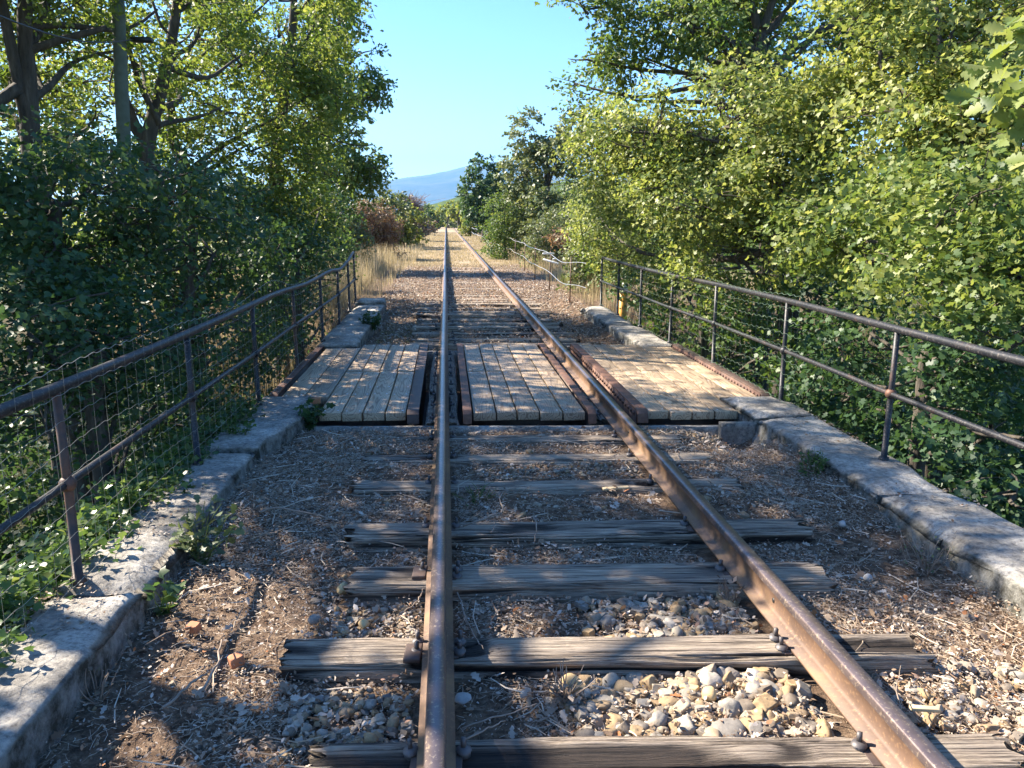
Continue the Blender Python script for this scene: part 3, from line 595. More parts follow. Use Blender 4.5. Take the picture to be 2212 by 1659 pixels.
def leaves(C, Nn, size, tmpl, rnd, dirs=None):
    """C (n,3) bases, Nn normals, size (n,)"""
    n = len(C); Nn = Nn/np.linalg.norm(Nn, axis=1)[:, None]
    D = dirs if dirs is not None else RNG.normal(size=(n, 3)); D = D-(D*Nn).sum(1)[:, None]*Nn; D /= np.linalg.norm(D, axis=1)[:, None]+1e-9
    S = np.cross(Nn, D); tv, tf = tmpl; k = len(tv)
    V = C[:, None]+size[:, None, None]*(tv[None, :, 0:1]*D[:, None]+tv[None, :, 1:2]*S[:, None]+tv[None, :, 2:3]*Nn[:, None])
    Fs = [(f[None]+(np.arange(n)*k)[:, None, None]).reshape(-1, f.shape[1]) for f in tf]
    return V.reshape(-1, 3), Fs, np.repeat(rnd, k)
class Foliage:
    def __init__(s): s.V = []; s.F = {}; s.r = []; s.n = 0; s.tw = MB(); s.nl = 0; s.centers = []
    def put(s, V, Fs, r):
        for f in Fs: s.F.setdefault(f.shape[1], []).append(f+s.n)
        s.V.append(V); s.r.append(r); s.n += len(V)
    def blob(s, c, rad, n_spray, leaf, per=14, L=.35, tmpl=T_DIAMOND, shell=.35, gap=.40, gs=1.2, flat=1.0, hue=0, twig=True):
        c = np.asarray(c, float); rad = np.asarray(rad, float)*np.ones(3); s.centers.append((c, rad))
        d = RNG.normal(size=(n_spray, 3)); d /= np.linalg.norm(d, axis=1)[:, None]; rr = (shell**3+(1-shell**3)*RNG.random(n_spray))**(1/3)
        # uneven outline
        rr *= .72+.55*fbm(d*1.9+c*.37, 2)
        P = c+d*rr[:, None]*rad; keep = fbm(P/gs+3.1, 2) > gap; P = P[keep]; d = d[keep]; n = len(P)
        if not n: return
        tdir = d*.8+RNG.normal(size=(n, 3))*.55; tdir[:, 2] = tdir[:, 2]*.6+.05; tdir /= np.linalg.norm(tdir, axis=1)[:, None]
        k = per; t = RNG.random((n, k)); off = RNG.normal(size=(n, k, 3))*L*.22; off[..., 2] *= .55
        Cc = (P[:, None]+tdir[:, None]*(t*L)[..., None]+off).reshape(-1, 3); Cc[:, 2] -= .1*L*(t.ravel()**2)
        m = len(Cc); Nn = RNG.normal(size=(m, 3))*.62+np.repeat(RNG.normal(size=(n, 3))*.25, k, 0); Nn[:, 2] += .6*flat; Nn += np.repeat(d, k, 0)*.55
        dirs = np.repeat(tdir, k, 0)+RNG.normal(size=(m, 3))*.8; dirs[:, 2] -= .3
        sz = leaf*(.6+.65*RNG.random(m)); rd = np.clip(np.repeat(.38+.30*RNG.normal(size=n)*.6, k)+RNG.normal(size=m)*.16+hue, 0, 1)
        s.put(*leaves(Cc, Nn, sz, tmpl, rd, dirs)); s.nl += m
        if twig:
            for q in RNG.choice(n, min(n, max(2, n//9)), replace=False):
                p = P[q]; s.tw.tube([p-tdir[q]*L*.8+np.array([0, 0, -.08*L]), p, p+tdir[q]*L*.9], [.010, .007, .002], 3, False)
    def build(s, root, mat, name='crown'):
        o = mesh_np(name, np.concatenate(s.V), [np.concatenate(f) for f in s.F.values()], mat, root, np.concatenate(s.r), loc=root.location); return o
NL = [0]
def curve(p0, p1, bend=.15, n=8):
    p0 = np.asarray(p0, float); p1 = np.asarray(p1, float); L_ = np.linalg.norm(p1-p0); b_ = RNG.normal(size=3)*bend*L_; b2 = RNG.normal(size=3)*bend*L_*.5
    t = np.linspace(0, 1, n)[:, None]; return p0+(p1-p0)*t+b_*np.sin(t*np.pi)*.5+b2*np.sin(t*2*np.pi)*.4
def tree(name, label, cat, base, trunk, r0, blobs, mat, leaf, tmpl=T_DIAMOND, dens=1., per=14, L=.35, group=None, gap=.40, gs=1.2, r1=.04, limbs=(), hue=0, shell=.35, sub=2, twigs=True, flat=1.):
    """trunk: list of points above base; blobs: (center, radii)"""
    root = empty(name, tuple(base), label, cat, group); b = MB(); P = np.array([base]+list(trunk), float)
    tt = np.linspace(0, 1, len(P)); ti = np.linspace(0, 1, len(P)*5); Pi = np.stack([np.interp(ti, tt, P[:, q]) for q in range(3)], -1)
    Pi += (np.stack([fbm(np.stack([ti*4, 0*ti+q*9+base[0], 0*ti+base[1]], -1)) for q in range(3)], -1)-.5)*r0*1.6*np.sin(ti*np.pi)[:, None]
    rad = r0*(1-ti)**.8+r1; rad[0] *= 1.25; b.tube(Pi, rad, 10)
    for (pts, ra, rb) in limbs:
        pts = np.array(pts, float); t0 = np.linspace(0, 1, len(pts)); t1 = np.linspace(0, 1, len(pts)*4); q_ = np.stack([np.interp(t1, t0, pts[:, k]) for k in range(3)], -1)
        b.tube(q_, ra+(rb-ra)*t1, 8)
    fo = Foliage()
    for (c, rd) in blobs:
        c = np.asarray(c, float); rd = np.asarray(rd, float)*np.ones(3)
        area = 4*np.pi*((rd[0]*rd[1])**1.6/3+(rd[0]*rd[2])**1.6/3+(rd[1]*rd[2])**1.6/3)**(1/1.6)
        n = int(dens*area*1.1/(leaf*leaf*.36)/per); n = max(n, 6)
        fo.blob(c, rd, n, leaf, per, L, tmpl, shell, gap, gs, flat, hue, twigs)
        # limb from the trunk to the clump, then smaller branches inside it
        i0 = np.argmin(np.linalg.norm(Pi-(c-np.array([0, 0, .8*rd[2]+.3])), axis=1)); i0 = min(i0, len(Pi)-2)
        b.tube(curve(Pi[i0], c, .12), np.linspace(min(rad[i0]*.6, r0*.45), .016, 8), 6, False)
        for q in range(sub+int(max(rd) > 1)*3):
            e = c+RNG.normal(size=3)*rd*.55; b.tube(curve(c-np.array([0, 0, rd[2]*.25]), e, .15, 6), np.linspace(.022, .005, 6), 4, False)
    if twigs and fo.tw.n: b.add(np.concatenate(fo.tw.V), [np.concatenate(f) for f in fo.tw.F.values()])
    b.build('trunk', M['bark'], root, loc=root.location, smooth=True)
    fo.build(root, M[mat]); NL[0] += fo.nl
    return root
def B(px, py, Y, rx, ry, rd=None):
    """a clump seen at pixel px,py at distance Y with pixel radii, depth radius in metres"""
    c = at(px, py, Y); k = Y/1659*1.02; return (c, (rx*k, rd or (rx+ry)/2*k, ry*k))

# ------------------------------------------------------------------ left trees
def G(x, y): return float(H(x, y))
def base(px, Y, dx=0): p = at(px, 500, Y); return (p[0]+dx, Y, G(p[0]+dx, Y))
def A(*l): return [tuple(at(*q)) for q in l]
GL = 'trees along the left side of the line'
tree('oak_tree', 'big forked dark trunk at the left edge with bright leaves above', 'tree', base(75, 9.5), A((75, 500, 9.5), (68, 300, 9.5), (55, 60, 9.5), (60, -200, 9.5)), .11,
     [B(60, 60, 10.5, 150, 110), B(250, 110, 11, 140, 80), B(120, -60, 10, 200, 110, 1.2), B(20, 230, 10.5, 90, 70), B(200, 260, 11.5, 100, 55), B(340, 20, 11, 120, 70), B(120, 170, 13, 130, 80), B(30, 330, 12, 120, 60), B(160, 30, 13, 140, 80)], 'leaf_backlit', .075, T_OAK, .85, group=GL, gap=.50, gs=.8,
     limbs=[(A((62, 280, 9.5), (30, 130, 9.4), (-10, -60, 9.3)), .075, .05), (A((40, 190, 9.4), (-20, 230, 9.2), (-80, 280, 9)), .07, .05), (A((60, 110, 9.5), (150, 80, 9.6), (230, 60, 9.8)), .05, .03)], hue=.12)
tree('oak_tree', 'dark leaning trunk that forks behind the green pole', 'tree', base(345, 12), A((345, 500, 12), (335, 380, 12), (325, 320, 12), (350, 200, 12), (378, 50, 12), (400, -150, 12)), .12,
     [B(430, 60, 12.5, 110, 80), B(330, -60, 12.5, 140, 80), B(480, 230, 12.8, 90, 60), B(400, 320, 13.2, 80, 50), B(180, 350, 13, 90, 50), B(480, -40, 12.5, 110, 70), B(300, 120, 13, 110, 80), B(520, 120, 13.4, 90, 70), B(400, 160, 14, 110, 80)], 'leaf_backlit', .078, T_OAK, .78, group=GL, gap=.52, gs=.8,
     limbs=[(A((325, 325, 12), (290, 270, 12), (262, 200, 12), (270, 60, 12)), .10, .06), (A((345, 270, 12), (300, 180, 11.8), (275, 90, 11.6)), .05, .03), (A((335, 360, 12), (420, 400, 12.2), (470, 380, 12.4)), .05, .03)], hue=.1)
tree('oak_tree', 'slim dark trunk standing behind the forked one, left side', 'tree', base(405, 14), A((405, 500, 14), (400, 380, 14), (370, 300, 14), (365, 150, 14)), .13,
     [B(560, 110, 14.5, 95, 75), B(540, 310, 14, 95, 60), B(600, -20, 14.5, 110, 70), B(450, 430, 14.2, 95, 45), B(620, 240, 14.2, 80, 60), B(480, 20, 14.6, 110, 70), B(330, 240, 15, 110, 70), B(560, 400, 14.8, 90, 50), B(470, 330, 15.5, 90, 70), B(250, 200, 15, 110, 80), B(420, 60, 16, 110, 70)], 'leaf_backlit', .085, T_OAK, .78, group=GL, gap=.50, gs=.9, hue=.22)
tree('oak_tree', 'tall yellow green tree in the middle of the left row', 'tree', base(590, 15), A((590, 500, 15), (598, 300, 15), (630, 100, 15), (640, -100, 15)), .11,
     [B(640, 130, 15, 85, 80), B(680, 50, 15.5, 80, 70), B(660, 260, 15, 85, 60), B(610, 380, 14.5, 90, 55), B(560, 470, 14, 90, 45), B(700, -50, 15.5, 90, 60), B(720, 180, 15.6, 55, 60), B(600, 60, 16, 90, 70), B(680, 350, 16, 80, 60), B(650, 450, 16, 80, 50), B(570, 200, 16, 90, 80), B(640, 300, 17, 80, 60), B(560, 80, 17, 90, 70), B(700, 250, 17, 60, 60), B(590, 440, 17, 80, 50)], 'leaf_backlit', .09, T_OAK, .78, group=GL, gap=.46, gs=.9, hue=.14)
tree('oak_tree', 'dark oak at the right end of the left row, leaning over the line', 'tree', base(690, 27), A((690, 490, 27), (700, 350, 27), (725, 180, 27), (735, 20, 27)), .2,
     [B(745, 60, 27.0, 38, 45), B(705, 20, 27.7, 60, 55), B(775, 165, 27.0, 50, 55), B(725, 240, 27.0, 60, 50), B(775, 330, 27.0, 42, 48), B(720, 340, 27.0, 65, 50), B(790, 385, 27.3, 32, 30), B(735, 430, 27.0, 65, 42), B(680, 130, 27.7, 60, 60), B(815, 200, 27.0, 16, 24), B(700, 490, 26.3, 70, 35), B(800, 110, 27.0, 20, 20), B(690, 210, 28.4, 70, 70), B(700, 390, 28.4, 70, 60), B(745, 390, 27.7, 45, 40), B(740, 480, 28.4, 45, 36), B(660, 60, 29.1, 70, 60), B(770, 270, 27.0, 30, 30), B(805, 150, 27.0, 26, 40), B(790, 215, 27.6, 40, 30), B(812, 360, 27.0, 20, 26), B(780, 360, 27.7, 40, 40), B(740, 300, 28.4, 50, 50)], 'leaf_oak', .15, T_OAK, 1.0, group=GL, gap=.42, gs=.9, hue=.15)
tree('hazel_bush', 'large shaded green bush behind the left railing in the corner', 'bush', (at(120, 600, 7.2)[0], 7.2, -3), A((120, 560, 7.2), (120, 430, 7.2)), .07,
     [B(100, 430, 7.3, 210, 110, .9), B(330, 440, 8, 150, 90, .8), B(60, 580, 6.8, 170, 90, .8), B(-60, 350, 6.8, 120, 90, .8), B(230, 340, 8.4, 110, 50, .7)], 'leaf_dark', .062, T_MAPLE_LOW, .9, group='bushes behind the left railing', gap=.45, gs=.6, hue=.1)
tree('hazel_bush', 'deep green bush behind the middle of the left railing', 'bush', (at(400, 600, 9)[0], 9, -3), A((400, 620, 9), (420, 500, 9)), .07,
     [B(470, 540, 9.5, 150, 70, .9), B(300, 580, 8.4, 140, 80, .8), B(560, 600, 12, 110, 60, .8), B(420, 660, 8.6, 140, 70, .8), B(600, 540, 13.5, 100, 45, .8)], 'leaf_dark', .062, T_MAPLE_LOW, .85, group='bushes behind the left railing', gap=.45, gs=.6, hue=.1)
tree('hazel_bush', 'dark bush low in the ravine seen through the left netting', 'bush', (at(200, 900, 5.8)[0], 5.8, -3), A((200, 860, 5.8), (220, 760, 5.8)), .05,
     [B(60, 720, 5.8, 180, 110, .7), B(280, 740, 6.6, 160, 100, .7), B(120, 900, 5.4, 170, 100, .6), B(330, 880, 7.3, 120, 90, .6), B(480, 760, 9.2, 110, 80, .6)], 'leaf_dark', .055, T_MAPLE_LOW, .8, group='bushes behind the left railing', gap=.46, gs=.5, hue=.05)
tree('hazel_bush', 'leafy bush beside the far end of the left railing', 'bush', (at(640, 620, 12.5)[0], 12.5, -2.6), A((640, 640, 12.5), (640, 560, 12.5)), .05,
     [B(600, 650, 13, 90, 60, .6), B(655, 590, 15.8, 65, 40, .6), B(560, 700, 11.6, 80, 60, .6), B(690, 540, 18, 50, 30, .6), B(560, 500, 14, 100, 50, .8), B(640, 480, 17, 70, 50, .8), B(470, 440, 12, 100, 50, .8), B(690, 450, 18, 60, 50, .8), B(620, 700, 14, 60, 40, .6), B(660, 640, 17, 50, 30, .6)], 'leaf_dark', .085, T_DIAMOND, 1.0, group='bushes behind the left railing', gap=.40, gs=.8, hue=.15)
# out of the picture, whose shade falls on the near track
def shade_tree(label, bx, by, blobs, dens=.55, gap=.5):
    tree('oak_tree', label, 'tree', (bx, by, G(bx, by)), [(bx, by, 1), (bx+.2, by, 4), (bx, by+.2, 6)], .14, blobs, 'leaf_oak', .10, T_DIAMOND, dens, gap=gap, gs=.9, group=GL, sub=1)
def ST(gx, gy, z, r, rz=None): return ((gx-1.13*z, gy+.60*z, z), (r, r, rz or r*.8))
shade_tree('oak standing outside the picture to the left that shades the near coping', -5.6, 5.0, [ST(-1.35, 1.7, 3.4, .5), ST(-.75, 2.2, 3.9, .28), ST(-1.15, 2.75, 4.3, .28), ST(-.25, 2.6, 4.6, .25), ST(-.5, 1.75, 4.2, .25), ST(-1.75, 2.6, 3.6, .2), ST(.1, 4.6, 5.0, 1.15), ST(1.4, 4.5, 5.4, 1.0), ST(2.5, 4.2, 5.6, .8), ST(1.2, 3.75, 4.6, .5), ST(-.9, 4.3, 4.4, .35), ST(2.3, 5.1, 5.6, .6)], 1.15, .44)
shade_tree('oak standing outside the picture to the left that shades the deck', -7.8, 8.2, [ST(.2, 6.0, 6.0, 1.0), ST(1.9, 5.9, 6.2, 1.0), ST(-1.0, 5.9, 5.0, .6), ST(-.6, 7.6, 6.4, .55), ST(.9, 9.1, 6.8, .7), ST(2.5, 7.3, 6.9, .7), ST(.9, 5.4, 6.0, .8), ST(-.4, 5.2, 5.2, .5)], .9, .47)
shade_tree('broad oak outside the picture that darkens the bushes behind the left railing', -10.5, 9.0, [((-11.0, 8.6, 6.2), (1.5, 1.6, 1.2)), ((-12.0, 11, 7.0), (1.7, 1.7, 1.3)), ((-10.2, 6.6, 5.2), (1.5, 1.5, 1.2)), ((-12.4, 13.4, 7.4), (1.7, 1.7, 1.3)), ((-8.2, 5.8, 3.4), (1.2, 1.2, 1.1)), ((-9.2, 8.4, 3.8), (1.3, 1.5, 1.2)), ((-11.5, 15.6, 7.2), (1.4, 1.6, 1.4))], .9, .42)
# background row seen through the left trees
tree('oak_tree', 'bright sunlit tree far behind the left trunks', 'tree', base(250, 24), A((250, 480, 24), (240, 300, 24)), .14, [B(230, 330, 24, 120, 70), B(80, 380, 23, 110, 70), B(380, 440, 25, 110, 50), B(-60, 300, 22, 110, 90)], 'leaf_yellow', .16, T_DIAMOND, .8, group=GL, twigs=False)
tree('oak_tree', 'sunlit yellow tree low behind the middle of the left row', 'tree', base(520, 27), A((520, 480, 27), (520, 400, 27)), .12, [B(520, 440, 27, 80, 40), B(600, 460, 28, 70, 35), B(440, 490, 24, 80, 28), B(660, 500, 25, 55, 24)], 'leaf_yellow', .16, T_DIAMOND, .9, group=GL, twigs=False)

# ------------------------------------------------------------------ right trees
GR = 'trees along the right side of the line'
tree('oak_tree', 'tall oak on the right whose dark limbs spread at the top of the picture', 'tree', (at(1660, 500, 12.5)[0], 12.5, -3), A((1660, 500, 12.5), (1655, 250, 12.5), (1640, 80, 12.5), (1600, -60, 12.5)), .12,
     [B(1330, 60, 12.5, 95, 80), B(1290, 130, 12.4, 55, 30), B(1450, 30, 12.5, 110, 70), B(1270, 20, 12.3, 45, 35), B(1480, 150, 12.6, 110, 60), B(1620, 60, 12.8, 110, 70), B(1700, 180, 12.6, 100, 60), B(1830, 150, 12.6, 90, 60), B(1560, -60, 12.6, 160, 60), B(1780, -30, 13, 90, 50), B(1380, 120, 12.8, 80, 60), B(1420, 190, 13, 70, 45), B(1350, 20, 13, 80, 60), B(1540, 90, 13.4, 100, 70), B(1700, 60, 13.4, 100, 60), B(1750, 230, 13, 110, 50), B(1620, 190, 13.5, 100, 50), B(1360, 215, 12.8, 45, 40), B(1260, 235, 13, 18, 26), B(1240, 180, 13, 10, 16), B(1640, 120, 11.6, 90, 60), B(1500, 60, 11.6, 90, 60), B(1740, 130, 11.8, 80, 50), B(1600, 230, 11.8, 110, 50), B(1850, 30, 12, 90, 50), B(1700, -10, 13.6, 110, 60), B(1900, 60, 13, 100, 70)], 'leaf_oak', .08, T_OAK, 1.1, group=GR, gap=.43, hue=.25,
     limbs=[(A((1640, 110, 12.4), (1500, 60, 12.2), (1470, -20, 12)), .05, .03), (A((1655, 200, 12.4), (1720, 80, 12.2), (1850, 40, 12.1), (1900, 60, 12)), .07, .03), (A((1650, 230, 12.4), (1560, 100, 12.2), (1560, -30, 12.1)), .05, .03), (A((1650, 60, 12.4), (1680, -30, 12.3)), .07, .05)])
tree('field_maple', 'wide sunlit maple filling the middle of the right side', 'tree', (at(1700, 650, 9.5)[0], 9.5, -3), A((1700, 650, 9.5), (1690, 450, 9.5), (1660, 300, 9.5)), .12,
     [B(1420, 270, 10.5, 110, 80, 1.1), B(1570, 250, 10, 120, 90, 1.1), B(1370, 400, 13, 95, 80, 1.1), B(1520, 420, 10, 130, 90, 1.1), B(1690, 380, 9.6, 130, 100, 1.1), B(1440, 530, 12.6, 105, 70, 1.0), B(1315, 490, 15, 70, 55, 1.0), B(1600, 560, 9.4, 120, 70, .9), B(1760, 270, 9.4, 110, 80, 1.0), B(1290, 320, 12, 50, 65, .9), B(1380, 320, 11.5, 80, 60, .9), B(1480, 340, 11.2, 100, 70, .9), B(1620, 460, 10.6, 120, 80, .9), B(1350, 555, 16, 55, 36, .8), B(1285, 440, 16, 35, 55, .8)], 'leaf_maple', .060, T_MAPLE_LOW, .95, group=GR, gap=.44, gs=.7, hue=.2)
tree('field_maple', 'bright yellow green maple high at the upper right', 'tree', (at(2050, 650, 7.6)[0], 7.6, -3), A((2050, 650, 7.6), (2040, 400, 7.6), (2020, 200, 7.6)), .11,
     [B(1900, 110, 8.2, 120, 100, .9), B(2060, 60, 7.8, 150, 110, .9), B(2180, 180, 7, 120, 110, .8), B(1930, 270, 7.8, 110, 80, .8), B(2080, 300, 7.2, 130, 90, .8), B(1980, -70, 8, 170, 70, .9), B(1840, 210, 8.8, 80, 70, .8), B(2000, 150, 8.8, 130, 80, .9), B(2130, 20, 8.4, 130, 90, .9)], 'leaf_maple', .062, T_MAPLE_LOW, 1.1, group=GR, gap=.40, gs=.7, hue=.26)
tree('field_maple', 'near green maple at the right edge with lobed leaves over the railing', 'tree', (at(2300, 700, 6)[0], 6, -3), A((2300, 700, 6), (2250, 450, 6)), .09,
     [B(1990, 450, 6.6, 140, 90, .7), B(2130, 440, 5.8, 130, 90, .6), B(1880, 560, 7.2, 120, 70, .7), B(2050, 590, 6, 150, 90, .6), B(2200, 600, 5.2, 120, 110, .5), B(1780, 500, 8.2, 100, 80, .7)], 'leaf_maple', .056, T_MAPLE, .85, group=GR, gap=.46, gs=.6, hue=.0)
tree('maple_bush', 'low maple thicket in the ravine under the right railing', 'bush', (at(2000, 900, 6)[0], 6, -3), A((2000, 860, 6), (2000, 760, 6)), .05,
     [B(1880, 720, 7.2, 130, 80, .6), B(2030, 760, 6, 120, 70, .5), B(2170, 760, 5.2, 110, 90, .5), B(1750, 660, 8.8, 100, 60, .6), B(2140, 920, 5.1, 120, 90, .5), B(1980, 900, 5.9, 110, 70, .5), B(1820, 850, 7, 100, 60, .5), B(2190, 1060, 4.5, 110, 80, .4)], 'leaf_dark', .058, T_MAPLE, .75, group=GR, gap=.48, gs=.6, hue=-.02)
tree('maple_bush', 'shaded thicket behind the far bays of the right railing', 'bush', (at(1520, 700, 11)[0], 11, -2.8), A((1520, 700, 11), (1500, 600, 11)), .05,
     [B(1620, 680, 10.4, 110, 60, .7), B(1490, 640, 12.6, 100, 55, .7), B(1720, 770, 8.7, 80, 60, .5), B(1400, 610, 15, 70, 42, .6), B(1580, 760, 10.6, 90, 50, .5), B(1330, 590, 18.5, 45, 28, .6), B(1440, 700, 13.4, 70, 40, .5), B(1370, 660, 16, 50, 34, .5)], 'leaf_maple_shaded', .072, T_MAPLE_LOW, .85, group=GR, gap=.46, gs=.6, hue=.04)
tree('oak_sapling', 'close oak spray with big pale lobed leaves at the top right corner', 'tree', (4.6, 3.2, -3), [(4.4, 3.2, 1), tuple(at(2330, 260, 3.4))], .03,
     [B(2245, 110, 3.3, 60, 50, .18), B(2245, 220, 3.2, 60, 50, .16), B(2270, 320, 3.3, 60, 40, .16)], 'leaf_maple', .105, T_OAK_BIG, 1.0, per=7, L=.14, group=GR, gap=.2, hue=.2, r1=.012, sub=1)
# further along
GF = 'trees further along the line'
tree('oak_tree', 'grey green oak standing before the dark round tree, right side', 'tree', base(1180, 36), A((1180, 470, 36), (1185, 380, 36), (1175, 300, 36)), .2,
     [B(1160, 295, 36, 55, 52), B(1215, 340, 35, 55, 55), B(1130, 370, 36, 48, 55), B(1190, 420, 35, 65, 50), B(1235, 270, 34, 35, 45), B(1140, 445, 36, 55, 42), B(1215, 470, 34, 60, 40), B(1175, 370, 37, 60, 60), B(1170, 490, 35, 60, 30)], 'leaf_grey', .17, T_DIAMOND, 1.2, group=GF, gap=.42, twigs=False, hue=.1)
tree('oak_tree', 'dark round tree on the right where the line narrows', 'tree', base(1045, 62), A((1045, 470, 62), (1045, 400, 62)), .2,
     [B(1050, 385, 62, 40, 46), B(1028, 420, 62, 36, 46), B(1072, 425, 61, 36, 46), B(1050, 450, 61, 48, 34), B(1045, 470, 61, 50, 20)], 'leaf_dark', .28, T_DIAMOND, 1.4, group=GF, gap=.34, twigs=False)
tree('ash_tree', 'pale yellow green tree beyond the dark round one', 'tree', base(992, 130), A((992, 470, 130), (990, 450, 130)), .3,
     [B(985, 450, 130, 22, 22), B(1008, 450, 125, 22, 26), B(976, 464, 140, 10, 14), B(1000, 468, 130, 24, 14)], 'leaf_yellow', .5, T_DIAMOND, 1.5, group=GF, gap=.3, twigs=False)
hedges = [('straggly bush with yellowing leaves beside the far right verge', 1235, 480, 29, [(0, 0, 50, 32), (40, -10, 40, 30), (-50, 10, 40, 24)], 'leaf_grey'),
          ('green bush just past the far right verge', 1140, 478, 44, [(0, 0, 40, 24), (-38, 2, 30, 18), (35, -8, 30, 24)], 'leaf_yellow'),
          ('bronze leaved bush low at the foot of the grey green oak', 1225, 512, 27, [(0, 0, 30, 16), (25, -4, 24, 16)], 'leaf_red'),
          ('low light bush in the distance on the right', 1040, 480, 85, [(0, 0, 22, 12), (-25, 3, 18, 9), (20, -4, 18, 10)], 'leaf_yellow'),
          ('reddish brown bush on the left verge past the railing', 808, 478, 36, [(0, 0, 38, 44), (-38, 4, 34, 38), (28, 18, 28, 26)], 'leaf_red'),
          ('yellow green bush beside the reddish one on the left verge', 872, 480, 52, [(0, -6, 34, 30), (28, 2, 24, 22), (-24, 6, 30, 26)], 'leaf_yellow'),
          ('pale bush at the far left edge of the verge', 760, 496, 26, [(0, 0, 30, 24), (-30, -10, 34, 28)], 'leaf_grey'),
          ('dry brown bush behind the yellow green one on the left', 893, 455, 66, [(0, 0, 20, 26), (16, 12, 14, 16)], 'leaf_brown'),
          ('dense mixed bush behind the bend of the right fence', 1275, 500, 19, [(0, 0, 40, 34), (40, -20, 40, 40)], 'leaf_grey'),
          ('leafy bush right of the white scrap', 1310, 540, 18.5, [(0, 0, 40, 26), (45, -10, 40, 34)], 'leaf_oak'),
          ('dark green bush between the round tree and the grey green oak', 1090, 455, 36, [(0, 0, 40, 36)], 'leaf_oak'),
          ('thin pale bush under the leaning oak on the left', 715, 515, 20, [(0, 0, 34, 26), (-45, 5, 40, 26)], 'leaf_oak'),
          ('small dark conifer shaped bush at the far left of the track', 921, 462, 110, [(0, 0, 12, 18), (8, 8, 8, 12)], 'leaf_dark'),
          ('low brown scrub at the far left of the track', 905, 482, 90, [(0, 0, 22, 8), (20, 2, 14, 6)], 'leaf_red')]
for (lab, px, py, Y, bl, mt) in hedges:
    bs = base(px, Y); tree('bush', lab, 'bush', bs, [(bs[0], bs[1], bs[2]+.5), tuple(at(px, py, Y))], .06, [B(px+a, py+b_, Y, c_, d_) for a, b_, c_, d_ in bl]+[B(px+a*1.1, (py+b_)*(1-f_)+f_*(474+1.45*1659/Y), Y, c_*1.08, max(d_*.6, (474+1.6*1659/Y-py)*.3)) for a, b_, c_, d_ in bl for f_ in (.5, .92)], mt, .09 if Y < 40 else .2, T_DIAMOND, 1.2, group='bushes further along the line', gap=.38, gs=.7, twigs=Y < 40, hue=.1, r1=.02)
tree('oak_tree', 'green tree behind the bushes on the left of the far line', 'tree', base(840, 50), A((840, 480, 50), (840, 430, 50)), .18,
     [B(835, 428, 50, 30, 26), B(862, 440, 50, 22, 20), B(805, 440, 50, 24, 22), B(840, 455, 49, 44, 24), B(800, 460, 49, 40, 24)], 'leaf_grey', .22, T_DIAMOND, 1.3, group=GF, gap=.36, twigs=False)
tree('oak_tree', 'small round tree closing the view where the rails meet', 'tree', base(946, 150), A((946, 470, 150), (946, 455, 150)), .3,
     [B(946, 458, 150, 17, 18), B(940, 482, 150, 14, 10)], 'leaf_yellow', .5, T_DIAMOND, 1.2, group=GF, gap=.25, twigs=False)
tree('oak_tree', 'small green tree right of the one where the rails meet', 'tree', base(968, 170), A((968, 470, 170), (968, 460, 170)), .3,
     [B(969, 466, 170, 12, 13), B(985, 470, 165, 14, 10), B(975, 483, 168, 14, 8)], 'leaf_grey', .5, T_DIAMOND, 1.2, group=GF, gap=.25, twigs=False)
def wood(label, x0, x1, Y0, Y1, h, n, leaf, mat):
    fo = Foliage()
    for q in range(n):
        x = random.uniform(x0, x1); y = random.uniform(Y0, Y1); r = random.uniform(.7, 1.2)*h*.4
        fo.blob((x, y, G(x, y)+r*1.0), (r, r, r*1.3), int(26*r*r/(leaf*leaf*14)), leaf, 14, leaf*4, T_DIAMOND, .6, .3, 1.5, 1., 0, False)
    o = mesh_np('distant_wood', np.concatenate(fo.V), [np.concatenate(f) for f in fo.F.values()], M[mat], None, np.concatenate(fo.r)); tag(o, label, 'woodland', kind='stuff')
wood('scrubby woodland behind the trees on the left of the line', -34, -7.5, 24, 60, 2.6, 36, .2, 'leaf_yellow')
wood('scrubby woodland behind the trees on the right of the line', 8, 34, 22, 60, 5.5, 30, .2, 'leaf_oak')
wood('far woodland to the left of the line', -90, -9, 70, 160, 4, 60, .45, 'leaf_grey')
wood('far woodland to the right of the line', 8, 70, 60, 160, 8, 60, .45, 'leaf_grey')
wood('undergrowth in the ravine under the left trees', -9, -3.4, 1.5, 14, 2.6, 26, .09, 'leaf_dark')
wood('undergrowth in the ravine under the right trees', 5.2, 10, 3, 15, 3.4, 22, .09, 'leaf_dark')
for (lab, px, Y, bl) in (('low green tree left of where the rails vanish', 928, 165, [(0, 462, 14, 20), (-14, 470, 14, 14), (8, 478, 12, 10)]), ('bushy tree right of where the rails vanish', 985, 175, [(0, 466, 16, 18), (16, 470, 16, 16), (-12, 474, 10, 10)]), ('hedge clump straight ahead where the rails vanish', 955, 190, [(0, 470, 14, 14), (12, 476, 10, 8), (-10, 478, 10, 8)])):
    bs = base(px, Y); tree('bush', lab, 'bush', bs, [(bs[0], bs[1], 2.)], .15, [B(px+a, py, Y, c_, d_) for a, py, c_, d_ in bl]+[B(px+a, 486, Y, 13, 7) for a in (-10, 8)], 'leaf_yellow' if px != 955 else 'leaf_oak', .5, T_DIAMOND, 1.2, group=GF, gap=.25, twigs=False)
